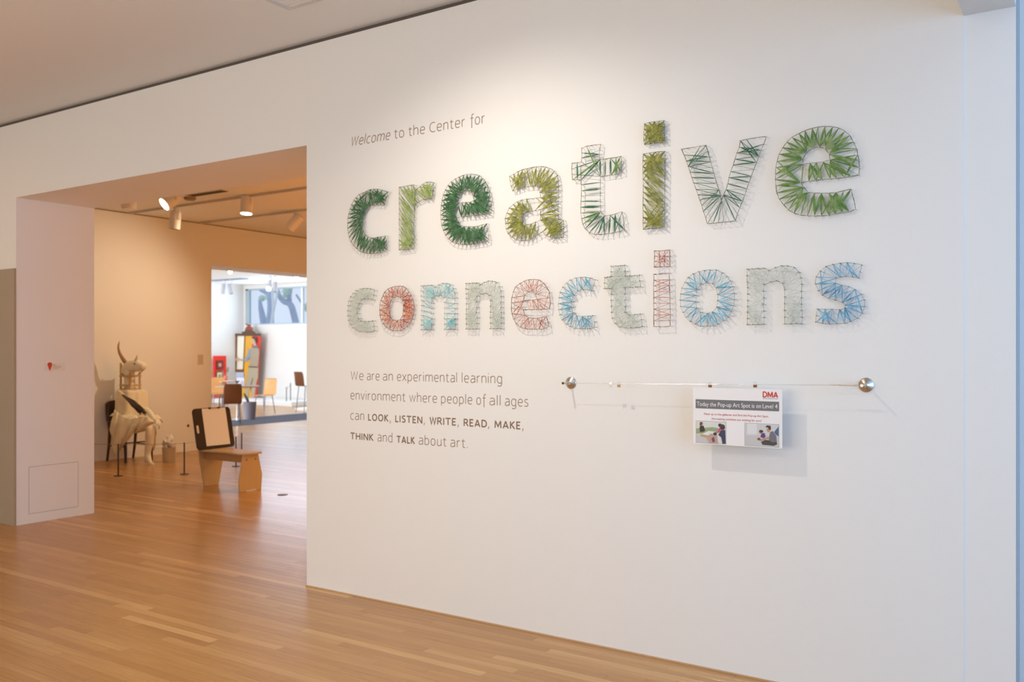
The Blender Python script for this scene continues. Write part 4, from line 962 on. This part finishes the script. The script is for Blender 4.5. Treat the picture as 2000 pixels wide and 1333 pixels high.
# dark horsetail brush held across the chest
g = MB(); a, b_ = SP(238, 770, -.27), SP(287, 810, -.33)
g.tube([SP(232, 764, -.26), SP(243, 774, -.27)], [.014, .017], 10); g.build('brush_handle', M_plaster, sc)
g = MB(); rr = random.Random(3)
for k in range(34):
    s0 = SP(242, 773, -.275); t_ = SP(279+rr.uniform(-6, 8), 805+rr.uniform(-4, 8), -.32+rr.uniform(-.03, .03)); m_ = s0.lerp(t_, .5)+Vector((0, rr.uniform(-.02, .02), rr.uniform(-.02, .02)))
    g.tube([s0, m_, t_], [.006, .0075, .002], 5)
g.build('brush_hair', mat('dark_horse_hair', (.05, .032, .022), .6), sc)['kind'] = 'stuff'
MB().tube([SP(240, 772, -.285), SP(262, 792, -.325), SP(284, 808, -.34)], [.013, .026, .012], 10).build('brush_core', mat('dark_horse_hair', (.05, .032, .022), .6), sc, smooth=True)

# ---- clear bucket with crumpled paper beside the sculpture
q = at_z(330, 903); bk_ = empty('clear_bucket', (q.x, q.y, 0), 'translucent bucket stuffed with crumpled white paper beside the sculpture', 'bucket')
M_clear = mat('cloudy_plastic', (.80, .68, .50), .3); M_clear.node_tree.nodes['Principled BSDF'].inputs['Alpha'].default_value = .55
MB().lathe([(.078, .0), (.084, .006), (.092, .20), (.096, .205), (.088, .205), (.080, .012), (.07, .01)], (q.x, q.y, 0), 28).build('bucket', M_clear, bk_, smooth=True, fix=False)
rr = random.Random(8); M_crumple = mat('crumpled_paper', (.82, .76, .68), .8)
for k in range(9):
    bm = bmesh.new(); bmesh.ops.create_icosphere(bm, subdivisions=2, radius=rr.uniform(.036, .052))
    for v in bm.verts: v.co *= rr.uniform(.72, 1.25)
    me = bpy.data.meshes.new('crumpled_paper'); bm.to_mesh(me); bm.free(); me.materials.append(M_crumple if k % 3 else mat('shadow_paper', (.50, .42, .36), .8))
    o = bpy.data.objects.new('crumpled_paper', me); COL.objects.link(o); a = k*2.4; r_ = .045 if k < 7 else .01
    o.location = (q.x+r_*math.cos(a), q.y+r_*math.sin(a), .215+.035*(k % 3)+(.05 if k > 6 else 0)); link(o, bk_)
skin('rolled_paper', [(q.x-.06, q.y-.03, .33), (q.x+.03, q.y-.06, .20)], [(0,1)], [.018, .020], M_crumple, bk_, 0, 1)
skin('rolled_paper', [(q.x+.09, q.y-.02, .33), (q.x+.03, q.y+.0, .20)], [(0,1)], [.016, .018], M_crumple, bk_, 0, 1)

# ---- low barrier posts and their cord
M_post = mat('dark_bronze_post', (.06, .05, .04), .4, .5)
posts = []
for (px, py, lab) in ((231, 930.5, 'low dark barrier post in front of the sculpture chair'), (360, 927, 'low dark barrier post left of the drawing board'), (461, 911.5, 'low barrier post seen beneath the bench'), (472, 901, 'low barrier post behind the drawing board, the farthest one')):
    q = at_z(px, py); o = empty('barrier_post', (q.x, q.y, 0), lab, 'barrier post', 'low barrier posts around the sculpture')
    MB().tube([(q.x, q.y, 0), (q.x, q.y, .395)], .0085, 12).build('post', M_post, o)
    MB().lathe([(.055, 0), (.055, .006), (.02, .010)], (q.x, q.y, 0), 24).build('base', M_post, o)
    posts.append(q)
q0 = Vector((WX+.005, posts[0].y-.45, 0)); g = MB(); ch_ = [q0]+posts[:3]+[posts[3]]
for a, b_ in zip(ch_[:-1], ch_[1:]): g.tube([(a.x, a.y, .385), ((a.x+b_.x)/2, (a.y+b_.y)/2, .379), (b_.x, b_.y, .385)], .0028, 6)
tag(g.build('rope_line', mat('elastic_grey_cord', (.30, .25, .20), .6)), 'thin grey cord strung between the low barrier posts', 'cord')

# ---- plywood drawing bench and board
BXF, BXR, BYC = -7.80, -8.49, 2.46
bn = empty('drawing_bench', (-8.15, BYC, 0), 'low plywood bench with shaped end panels holding a drawing board', 'bench')
f = lambda P, x, t_: [(x, BYC+a, z) for a, z in P]
MB().prism(f([(-.165, 0), (.135, 0), (.145, .17), (.09, .405), (-.115, .405), (-.17, .13)], BXF, 0), (-.020, 0, 0)).build('front_panel', M_ply, bn, bevel=.003)
MB().prism(f([(-.09, 0), (.105, 0), (.17, .30), (.205, .60), (-.19, .60), (-.15, .30)], BXR, 0), (-.020, 0, 0)).build('rear_panel', M_ply, bn, bevel=.003)
se = [(BXR-.02, BYC-.15), (BXR+.10, BYC-.16), (-8.10, BYC-.13), (BXF-.03, BYC-.16), (BXF+.045, BYC-.10), (BXF+.06, BYC), (BXF+.045, BYC+.10), (BXF-.03, BYC+.15), (-8.10, BYC+.13), (BXR+.10, BYC+.16), (BXR-.02, BYC+.15)]
MB().prism([(x, y, .405) for x, y in se], (0, 0, .018)).build('seat', M_ply, bn, bevel=.003)
MB().box(BXR, BXF-.02, BYC-.10, BYC-.082, .315, .405).build('rail', wood('bench_rail_wood', (.42, .22, .09), .4, .8, 1.5, 14), bn)
MB().box(BXR, BXF-.02, BYC+.082, BYC+.10, .315, .405).build('rail', wood('bench_rail_wood', (.42, .22, .09), .4, .8, 1.5, 14), bn)
for y in (-.07, .05): MB().tube([(BXF-.001, BYC+y, .345), (BXF+.002, BYC+y, .345)], .008, 12).build('bolt', M_black, bn)
MB().box(BXF-.016, BXF+.003, BYC-.075, BYC+.055, .0, .014).build('foot_pad', mat('pale_foot_pad', (.65, .62, .66), .5), bn)
# board: lies in a plane tilted back about 11 degrees
def BD(px, py, off=0.0):
    """point of the board plane seen at a pixel: plane through the board's foot, leaning to -X"""
    tl = math.radians(12); n = Vector((math.cos(tl), 0, math.sin(tl))); o_ = Vector((-8.43+off, 2.3, .425)); r = ray(px, py); return C0+r*((o_-C0).dot(n)/r.dot(n))
tl = math.radians(12); NB = Vector((math.cos(tl), 0, math.sin(tl))); UB = Vector((-math.sin(tl), 0, math.cos(tl))); VB = Vector((0, 1, 0))
bl, br, tlc = BD(385.5, 881), BD(459.7, 875.6), BD(373.9, 799.7); OB = Vector((bl.x, bl.y, min(bl.z, br.z)))
OB.z = .4245; OB.x = -8.43
WB = br.y-bl.y; HB = (tlc-bl).length
def bpt(u, v, d=0): return OB+VB*(u*WB)+UB*(v*HB)+NB*d
brd = empty('drawing_board', tuple(OB+VB*WB/2), 'black drawing board with hand slot and a sheet of paper standing on the bench', 'drawing board')
bm = bmesh.new()
def rr_poly(u0, u1, v0, v1, r, n=6, d=0):
    P = []; au, av = r/WB, r/HB
    for (cu_, cv, a0) in ((u1-au, v1-av, 0), (u0+au, v1-av, 90), (u0+au, v0+av, 180), (u1-au, v0+av, 270)):
        for i in range(n+1):
            a = math.radians(a0+90*i/n); P.append(bpt(cu_+au*math.cos(a), cv+av*math.sin(a), d))
    return P
outer = rr_poly(0, 1, 0, 1, .045); slot = rr_poly(.055, .125, .40, .60, .017)
vo = [bm.verts.new(p) for p in outer]; vi = [bm.verts.new(p) for p in slot]
eo = [bm.edges.new((vo[i], vo[(i+1) % len(vo)])) for i in range(len(vo))]; ei = [bm.edges.new((vi[i], vi[(i+1) % len(vi)])) for i in range(len(vi))]
bmesh.ops.triangle_fill(bm, use_beauty=True, edges=eo+ei)
ex = bmesh.ops.extrude_face_region(bm, geom=bm.faces[:]); bmesh.ops.translate(bm, verts=[v for v in ex['geom'] if isinstance(v, bmesh.types.BMVert)], vec=-NB*.008)
bmesh.ops.recalc_face_normals(bm, faces=bm.faces); me = bpy.data.meshes.new('board'); bm.to_mesh(me); bm.free(); me.materials.append(M_board)
o = bpy.data.objects.new('board', me); COL.objects.link(o); link(o, brd)
pc = [BD(392.6, 798.6), BD(439.2, 795.5), BD(449.9, 867.4), BD(404.5, 872.2)]
uv = lambda p: ((p.y-OB.y)/WB, (p-OB).dot(UB)/HB)
us = [uv(p) for p in pc]; u0 = (us[0][0]+us[3][0])/2; u1 = (us[1][0]+us[2][0])/2; v1 = .985; v0 = (us[2][1]+us[3][1])/2
g = MB(); g.prism([bpt(u0, v0, .001), bpt(u1, v0, .001), bpt(u1, v1, .001), bpt(u0, v1, .001)], NB*.0015); g.build('paper', mat('cream_drawing_paper', (.84, .82, .80), .75), brd)
for uc in (u0+.33*(u1-u0), u0+.70*(u1-u0)):
    g = MB(); g.prism([bpt(uc-.03, .965, .0), bpt(uc+.03, .965, .0), bpt(uc+.03, 1.008, .0), bpt(uc-.03, 1.008, .0)], NB*.006); g.build('clip', M_black, brd)
MB().tube([bpt(u0+.33*(u1-u0), .968, .006), bpt(u0+.70*(u1-u0), .968, .006)], .002, 6).build('clip_wire', M_steel, brd)
MB().tube([bpt(.28, -.012, .004), bpt(.34, -.012, .004)], .006, 8).build('lower_clip', M_black, brd)

# ================================================================== FAR ROOM OBJECTS
M_cshell = wood('dark_walnut_shell', (.16, .055, .02), .35, .85, 2, 12)
M_cshell2 = wood('light_maple_shell', (.72, .36, .13), .4, .88, 2, 12)
M_leg = mat('dark_chrome_leg', (.10, .10, .12), .3, .8)
def cafe_chair(px, py, rz, m, label, sh=.45, bh=.86, w=.40, group='moulded plywood chairs in the far room'):
    q = at_z(px, py); o = empty('cafe_chair', (q.x, q.y, 0), label, 'chair', group)
    R = Matrix.Translation((q.x, q.y, 0)) @ Matrix.Rotation(rz, 4, 'Z')
    prof = [(.20, sh-.012), (.12, sh), (-.08, sh-.008), (-.15, sh+.004), (-.175, sh+.04), (-.20, sh+.20), (-.235, bh)]
    def sheet(pr, name):
        g = MB(); n_ = 8
        for (y, z) in pr:
            for j in range(n_+1):
                t_ = -1+2*j/n_; ww = w/2*(1 if z < bh-.01 else .97)
                cur = -.02*t_*t_
                g.v.append(tuple(R @ Vector((ww*t_, y-cur*(z > sh+.05), z-(cur if z < sh+.03 else 0)*-.3))))
        for i in range(len(pr)-1):
            for j in range(n_): a = i*(n_+1)+j; g.f.append((a, a+1, a+n_+2, a+n_+1))
        ob = g.build(name, m, o, smooth=True); s_ = ob.modifiers.new('t', 'SOLIDIFY'); s_.thickness = .011; s_.offset = 0; ob.modifiers.new('s', 'SUBSURF').render_levels = 1
    sheet(prof[:4], 'seat'); sheet(prof[3:], 'backrest')
    for (x, y) in ((-.17, .16), (.17, .16), (-.17, -.13), (.17, -.13)):
        MB().tube([R @ Vector((x*.85, y*.8, sh-.014)), R @ Vector((x*1.08, y*1.25, 0))], .010, 8).build('leg', M_leg, o)
    return o
def rz_to_cam(q, extra=0):  # +Y of the chair is its front; 0 = faces away from the camera
    return math.atan2(q.y+CAM_D, q.x)-math.pi/2+extra
def cc(px, py, extra, *a, **k):
    q = at_z(px, py); return cafe_chair(px, py, rz_to_cam(q, extra), *a, **k)
cc(453, 831, .08, M_cshell, 'dark walnut chair seen from behind, nearest the drawing board', w=.37, bh=.87)
cc(427, 803, -2.9, M_cshell2, 'light maple chair at the left, half hidden by the walnut chair', w=.40)
cc(517, 808, 2.35, M_cshell2, 'light maple chair right of the round table, before the painted panel', w=.42)
cc(597, 806, -1.0, M_cshell, 'tall walnut stool chair cut off by the lettered wall', sh=.66, bh=1.02, w=.42)
# round table
q = at_z(464, 820); tb = empty('round_table', (q.x, q.y, 0), 'small round table on a chrome pedestal among the plywood chairs', 'table')
MB().lathe([(.47, .725), (.475, .735), (.47, .75)], (q.x, q.y, 0), 40).build('tabletop', wood('table_top_wood', (.46, .25, .14), .3), tb)
MB().tube([(q.x, q.y, .015), (q.x, q.y, .726)], .030, 14).build('pedestal', mat('chrome', (.75, .75, .78), .15, 1), tb)
MB().lathe([(.22, .0), (.22, .008), (.10, .022), (.035, .03)], (q.x, q.y, 0), 32).build('base', mat('chrome', (.75, .75, .78), .15, 1), tb)
# paper holder and dark figurine on the round table
hq = at_y(470, 753, q.y+.12); hx, hy = hq.x, hq.y
ph_ = empty('brochure_holder', (hx, hy, .75), 'grey brochure holder standing on the round table', 'brochure holder')
MB().box(hx-.13, hx+.12, hy, hy+.012, .75, 1.03).build('back', mat('holder_grey', (.46, .45, .52), .5), ph_)
MB().box(hx-.13, hx+.12, hy-.012, hy-.001, .93, 1.05).build('card', mat('card_slate', (.22, .25, .34), .5), ph_)
fx = hx+.03; dp = empty('plant_cutting', (fx, hy-.12, .75), 'small dark leafy cutting on the round table', 'plant')
MB().lathe([(.02, .75), (.028, .79), (.02, .80)], (fx, hy-.12, 0), 12).build('pot', M_black, dp)
g = MB(); rr = random.Random(2)
for k in range(9):
    a = k*.7; d_ = .05+.02*rr.random(); c = Vector((fx, hy-.12, .80)); t_ = c+Vector((d_*math.cos(a), d_*math.sin(a), .05+.04*rr.random()))
    s_ = (t_-c).cross(Vector((0,0,1))).normalized()*.012; m_ = c.lerp(t_, .6)
    MB().prism([c, m_+s_, t_, m_-s_], (0, 0, .001)).build('leaf', mat('dark_leaf', (.05, .045, .06), .5), dp)
# trash can
q = at_z(487.5, 820); tc_ = empty('waste_bin', (q.x, q.y, 0), 'grey tapered waste bin on the dark rug', 'waste bin')
MB().lathe([(.115, 0), (.12, .005), (.150, .385), (.156, .39), (.145, .39), (.112, .01)], (q.x, q.y, 0), 28).build('bin', mat('grey_violet_plastic', (.30, .27, .31), .5), tc_, smooth=True, fix=False)
MB().lathe([(.135, .30), (.138, .345), (.06, .36)], (q.x, q.y, 0), 16).build('liner', mat('bin_liner', (.12, .10, .10), .6), tc_)
g = MB(); g.tube([(q.x-.02, q.y, .34), (q.x-.09, q.y, .46), (q.x-.16, q.y-.02, .58)], [.02, .035, .012], 8); g.build('discarded_frond', mat('dark_frond', (.05, .035, .02), .6), tc_)
# rug
rg0, rg1 = at_z(454, 832), at_z(602, 822)
rx1 = (rg0.x+rg1.x)/2; rx0 = at_z(540, 812).x
tag(MB().box(rx0, rx1, 6.6, 11.6, 0, .004).build('rug', mat('slate_blue_rug', (.085, .09, .125), .95, bump=.6, bscale=300, var=.12, vscale=30)), 'slate blue rug under the round table', 'rug')
# low white platforms against the back wall
M_plat = mat('platform_white', (.88, .88, .88), .5)
pa, pb = at_z(414, 797), at_z(570, 795)
tag(MB().box(RX+.05, pb.x, 12.8, RY-.02, 0, .13).build('platform', M_plat, bevel=.01), 'low white platform along the back wall of the far room', 'platform')
pc_ = at_z(563, 803.5)
tag(MB().box(pc_.x, -15.2, 11.78, 12.5, 0, .07).build('platform', M_plat, bevel=.008), 'smaller low white platform in front, cut off by the lettered wall', 'platform')
# two thin upright posts with a white tag by the platform
q = at_y(563, 786, 13.1); st = empty('barrier_stand', (q.x, q.y, .13), 'pair of thin black posts with a white tag on the platform edge', 'barrier stand')
q1, q2 = at_y(559.5, 790, 12.95), at_y(567.5, 783, 13.3)
MB().tube([(q1.x, q1.y, .13), (q1.x, q1.y, .52)], .011, 8).build('post', M_black, st); MB().tube([(q2.x, q2.y, .13), (q2.x, q2.y, .62)], .011, 8).build('post', M_black, st)
MB().tube([(q1.x, q1.y, .50), (q2.x, q2.y, .56)], .006, 6).build('bar', M_black, st)
m_ = Vector(((q1.x+q2.x)/2, (q1.y+q2.y)/2, .52)); MB().box(m_.x-.05, m_.x+.05, m_.y-.006, m_.y+.006, m_.z-.045, m_.z+.03).build('white_tag', M_paper, st)
# red display board with two framed heads on the side wall
XA = RX+.16
a0, a1 = at_x(417.5, 695.5, XA), at_x(442, 790, XA)
rb = empty('red_display_board', (XA, (a0.y+a1.y)/2, .13), 'bright red display board with two small framed portraits', 'display board')
MB().box(XA-.04, XA, a0.y, a1.y, .0+.13, a0.z).build('board', mat('bright_red_paint', (.78, .035, .012), .5), rb)
MB().box(XA-.001, XA+.004, a0.y, a1.y, .14, .62).build('lower_panel', mat('orange_red_paint', (.55, .10, .04), .5), rb)
def portrait(pxa, pya, pxb, pyb, mf, mi, lab):
    b0, b1 = at_x(pxa, pya, XA+.02), at_x(pxb, pyb, XA+.02)
    f_ = MB().box(XA-.001, XA+.03, b0.y, b1.y, b1.z, b0.z).build('portrait_frame', mf, rb); f_['label'] = lab
    mm = .03; MB().box(XA+.029, XA+.034, b0.y+mm, b1.y-mm, b1.z+mm, b0.z-mm).build('picture', mi, f_)
    cy2, cz2 = (b0.y+b1.y)/2, (b0.z+b1.z)/2
    MB().lathe([(.055, .0), (.05, .012)], (XA+.033, cy2, cz2), 16, M=Matrix.Rotation(math.pi/2, 3, 'Y')).build('face', mat('portrait_face', (.62, .36, .24), .6) if mi.name != 'cream_picture' else mat('sketch_grey', (.35, .32, .24), .6), f_)
portrait(422.5, 705, 435.5, 721.5, mat('oxblood_frame', (.14, .02, .02), .4), mat('maroon_picture', (.22, .05, .05), .6), 'dark red framed portrait')
portrait(422, 726, 435, 744, mat('dark_gilt_frame', (.12, .07, .03), .4), mat('cream_picture', (.74, .62, .38), .6), 'cream portrait in a dark frame')
# table with brush pot left
q = at_z(436, 800); YT = q.y; tq = at_y(428, 744, YT)
t2 = empty('work_table', (tq.x, YT, 0), 'light wooden work table behind the maple chair at the left', 'table')
x0_, x1_ = at_y(411, 744, YT).x, at_y(452, 744, YT).x
MB().box(x0_, x1_, YT-.3, YT+.3, .715, .745).build('tabletop', wood('pale_table_wood', (.70, .42, .22), .4), t2)
for x in (x0_+.06, x1_-.06):
    for y in (YT-.24, YT+.24): MB().tube([(x, y, .0), (x, y, .716)], .018, 8).build('leg', M_leg, t2)
bp = at_y(440.5, 742, YT); po = empty('brush_pot', (bp.x, YT, .745), 'orange red pot full of paintbrushes on the work table', 'brush pot')
MB().lathe([(.042, .745), (.050, .80), (.056, .87), (.048, .868), (.04, .76)], (bp.x, YT, 0), 18).build('pot', mat('pot_red', (.75, .20, .13), .45), po)
rr = random.Random(4)
for k in range(11):
    a = k*2.1; c = Vector((bp.x, YT, .78)); t_ = c+Vector((.13*math.cos(a)*rr.uniform(.4, 1), .10*math.sin(a), rr.uniform(.24, .34)))
    br_ = MB().tube([c, c.lerp(t_, .8)], .005, 6).build('brush', mat('brush_handle_tan', (.40, .28, .17), .5) if k % 2 else mat('brush_handle_grey', (.30, .32, .33), .5), po)
    MB().tube([c.lerp(t_, .8), t_], [.011, .004], 6).build('bristles', mat('bristle_dark', (.13, .09, .06), .8), br_)
pq = at_y(448, 742, YT-.1)
tag(MB().box(pq.x-.10, pq.x+.09, YT-.22, YT-.02, .745, .751).build('paper_stack', M_paper), 'small stack of paper on the work table beside the brush pot', 'paper')

# ---- painted folding panel: brown frame, crest and a flat painted man
YM = 13.72
def MP(px, py, d=0): return at_y(px, py, YM-d)
mp_ = MP(484, 700); pn = empty('painted_panel', (mp_.x, YM, .13), 'tall painted wooden panel of a standing man in vest beside a framed mirror', 'painted panel')
def flat(name, m, pts, d0, d1, par=None, label=None):
    P = [at_y(px, py, YM) for px, py in pts]
    o = MB().prism([(p.x, YM-d0, max(p.z, .131)) for p in P], (0, -(d1-d0), 0)).build(name, m, par or pn)
    if label: o['label'] = label
    return o
pm = lambda n, c: mat('panel_'+n, c, .55)
ZB = 782
flat('yellow_panel', pm('yellow', (.78, .40, .03)), [(480, 656), (494, 656), (503, 700), (500, ZB), (474, ZB)], 0, .03)
flat('red_panel', pm('red', (.66, .05, .03)), [(494, 656), (510.5, 658), (504.5, 745), (502, ZB), (492, ZB)], 0, .032)
flat('mirror_panel', pm('cream', (.86, .82, .70)), [(464, 656), (481, 656), (478, 725), (462, 725)], 0, .02)
fr_ = pm('frame_brown', (.20, .085, .03)); fr2 = pm('frame_dark', (.11, .05, .025))
flat('frame_side', fr_, [(459.5, 652), (465, 652), (463, 727), (457, 727)], 0, .05)
flat('frame_top', fr2, [(459.5, 652), (510, 652), (510, 656.5), (459.5, 656.5)], 0, .055)
flat('frame_bottom', fr_, [(457, 722), (477.5, 722), (477, 727.5), (457, 727.5)], 0, .053)
flat('frame_inner', fr_, [(479.5, 655), (481, 655), (478, 727), (476.5, 727)], 0, .045)
flat('crest_base', fr2, [(475, 652), (500, 652), (498, 648), (494, 647), (493, 645), (481, 645), (480, 648), (475, 648)], 0, .05)
flat('crest_dome', pm('crest_red', (.30, .06, .03)), [(481, 645), (494.5, 645), (494, 641), (491, 638), (489.5, 637.5), (490.5, 635.5), (489, 634), (486.5, 634), (485, 635.5), (486, 637.5), (483.5, 639), (481.5, 642)], 0, .05)
man = flat('trousers', pm('khaki', (.44, .38, .27)), [(488, 717), (506, 717), (505.5, 738), (502, 750), (499, ZB), (492.5, ZB), (494, 750), (496, 737), (491, 752), (489, 758), (487, ZB), (481, ZB), (482, 750), (485, 732)], .033, .045)
flat('vest', pm('vest_tan', (.40, .33, .24)), [(489, 716), (506, 717), (509, 690), (508.5, 682), (504, 678), (497, 677), (493, 681), (491, 700)], .045, .055)
flat('belt', pm('belt', (.10, .07, .05)), [(488.2, 715.5), (506, 716.5), (506, 718.5), (488, 717.8)], .055, .058)
flat('sleeve', pm('sleeve_blue', (.26, .32, .42)), [(494, 680), (491.5, 697), (486, 705), (477, 706.5), (476, 702), (482, 700.5), (486, 693), (489, 684)], .045, .056)
flat('collar', pm('collar_slate', (.16, .19, .24)), [(495, 680), (508, 681), (507.5, 676.5), (499, 675.5)], .055, .059)
flat('neck', pm('skin', (.62, .40, .25)), [(497.5, 677), (502.5, 678), (503, 670), (497, 668)], .045, .050)
flat('face', pm('skin', (.62, .40, .25)), [(493, 664), (495, 659.5), (501, 659), (504, 663), (503, 670), (498, 673), (494, 671), (493.2, 668), (492.3, 667)], .050, .058)
flat('hair', pm('hair', (.07, .055, .04)), [(494, 660.5), (497, 658.5), (503, 659), (505, 663), (504.5, 669), (502.5, 671.5), (501.5, 667), (499, 662.5)], .058, .063)
flat('hand', pm('skin', (.62, .40, .25)), [(477.5, 706), (470, 704), (465, 705.5), (459, 704), (458.5, 701.5), (464, 701), (466, 697), (467.5, 700.5), (477, 702.5)], .050, .058)
flat('raised_hand', pm('skin', (.62, .40, .25)), [(488.5, 686), (485, 684), (482.8, 681), (484, 679.5), (487, 682), (489.5, 684)], .050, .058)
flat('figure_gap', pm('gap_brown', (.22, .13, .06)), [(495.8, 739), (497.2, 739), (493, 755), (492, 765), (490.5, 756)], .046, .048)

# ---- far room spotlights
k_ = 0
for (px, py, Y, aim, lit, lab) in ((436.5, 565, 12.1, (-.25, .1, -1), False, 'white can spotlight in the far room, leftmost of the hanging pair at the left'), (449.5, 565, 12.1, (.25, .1, -1), False, 'white can spotlight in the far room, right one of the hanging pair at the left'),
        (526.5, 557, 11.9, (-.15, -.1, -1), False, 'white can spotlight in front of the clerestory window, left one'), (537.5, 560, 11.9, (.1, -.1, -1), False, 'larger white can spotlight in front of the clerestory window, right one')):
    spotlight(px, py, Y, .115, .27, aim, lab, CZ3-.02, lit, 'white can spotlights in the far room', shell=mat('lamp_pale_grey', (.50, .50, .55), .5))
for (px, py, Y, lab) in ((451, 531, 6.5, 'small glowing ceiling lamp just under the far doorway head, left'), (525, 564, 10.6, 'small glowing lamp in front of the clerestory window'), (580, 544, 8.8, 'bright glowing lamp at the upper right of the far doorway')):
    spotlight(px, py, Y, .085 if px < 460 else .12, .14, (.66, -.72, -.15), lab, CZ3-.02, True, 'lit lamps in the far room', glow=M_glow if px > 570 else M_glow2, shell=mat('lamp_pale_grey', (.50, .50, .55), .5))
p = at_z(446, 546, CZ3)
tag(MB().box(p.x-.7, p.x+.7, p.y-.12, p.y+.12, CZ3-.02, CZ3+.001).build('ceiling_slot', mat('slot_blue_grey', (.25, .28, .36), .7)), 'dark blue grey slot in the far room ceiling', 'vent')

# ---- trees outside the clerestory
M_bark = mat('hazy_bark', (.36, .45, .62), .9, var=.25, vscale=3)  # blue of the outdoor haze put into the bark colour
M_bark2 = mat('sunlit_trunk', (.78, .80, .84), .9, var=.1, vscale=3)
def TP(px, py, Y): return at_y(px, py, Y)
t1 = empty('outdoor_tree', tuple(TP(524, 640, 19)), 'haze-blue tree with forking limbs beyond the clerestory window, left trunk', 'tree')
b_ = TP(530, 760, 19)
skin('trunk', [(b_.x, 19, 0), TP(527, 640, 19), TP(529, 600, 19), TP(527, 574, 19), TP(518, 570, 19), TP(508, 566, 19), TP(505, 540, 19)], [(0,1),(1,2),(2,3),(3,4),(4,5),(5,6)], [.20, .17, .13, .13, .10, .09, .07], M_bark, t1, 0, 1)
skin('bough', [TP(517, 640, 19.3), TP(509, 600, 19.3), TP(507, 585, 19.3)], [(0,1),(1,2)], [.16, .10, .05], M_bark, t1, 0, 1)
t2_ = empty('outdoor_tree', tuple(TP(568, 640, 20)), 'haze-blue tree with a forked bough beyond the clerestory window, right', 'tree')
b_ = TP(582, 760, 20)
skin('trunk', [(b_.x, 20, 0), TP(580, 640, 20), TP(571, 602, 20), TP(565, 592, 20), TP(555, 590, 20), TP(546, 580, 20), TP(540, 560, 20)], [(0,1),(1,2),(2,3),(3,4),(4,5),(5,6)], [.18, .14, .13, .13, .13, .10, .06], M_bark, t2_, 0, 1)
skin('bough', [TP(565, 592, 20), TP(565, 578, 20), TP(568, 560, 20), TP(572, 540, 20)], [(0,1),(1,2),(2,3)], [.12, .09, .09, .07], M_bark, t2_, 0, 1)
skin('bough', [TP(578, 575, 20), TP(588, 590, 20), TP(603, 612, 20)], [(0,1),(1,2)], [.04, .045, .05], M_bark, t2_, 0, 1)
t3 = empty('outdoor_tree', tuple(TP(535, 640, 18)), 'thin pale sunlit tree in front of the darker trunks outside', 'tree')
b_ = TP(524, 760, 18)
skin('trunk', [(b_.x, 18, 0), TP(530, 636, 18), TP(534, 605, 18), TP(532, 575, 18), TP(535, 540, 18)], [(0,1),(1,2),(2,3),(3,4)], [.07, .06, .055, .05, .04], M_bark2, t3, 0, 1)
skin('bough', [TP(534, 608, 18), TP(541, 575, 18), TP(543, 545, 18)], [(0,1),(1,2)], [.05, .04, .03], M_bark2, t3, 0, 1)
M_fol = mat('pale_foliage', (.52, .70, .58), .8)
lf = MB(); rr = random.Random(9)
for (px, py, r_, n_) in ((512, 583, 5, 90), (517, 565, 5, 70), (541, 566, 6, 60), (560, 568, 6, 120), (556, 578, 4, 60), (598, 600, 5, 60)):
    for k in range(n_):
        c = TP(px+rr.gauss(0, r_*.6), py+rr.gauss(0, r_*.6), 19.6+rr.uniform(-.3, .5)); s_ = rr.uniform(.04, .09); a = Vector((rr.uniform(-1, 1), rr.uniform(-.4, .4), rr.uniform(-1, 1))).normalized()*s_; b2 = Vector((a.z, .02, -a.x))*.5
        lf.quad(c-a, c+b2, c+a, c-b2)
fo = lf.build('foliage', M_fol, t2_, fix=False); fo['kind'] = 'stuff'
tag(MB().box(-60, 20, 14.3, 80, -.5, -.02).build('ground_outside', mat('pale_ground', (.55, .55, .5), .9)), 'pale ground outside the far room', 'ground'); bpy.data.objects['ground_outside']['kind'] = 'structure'

flush_texts()
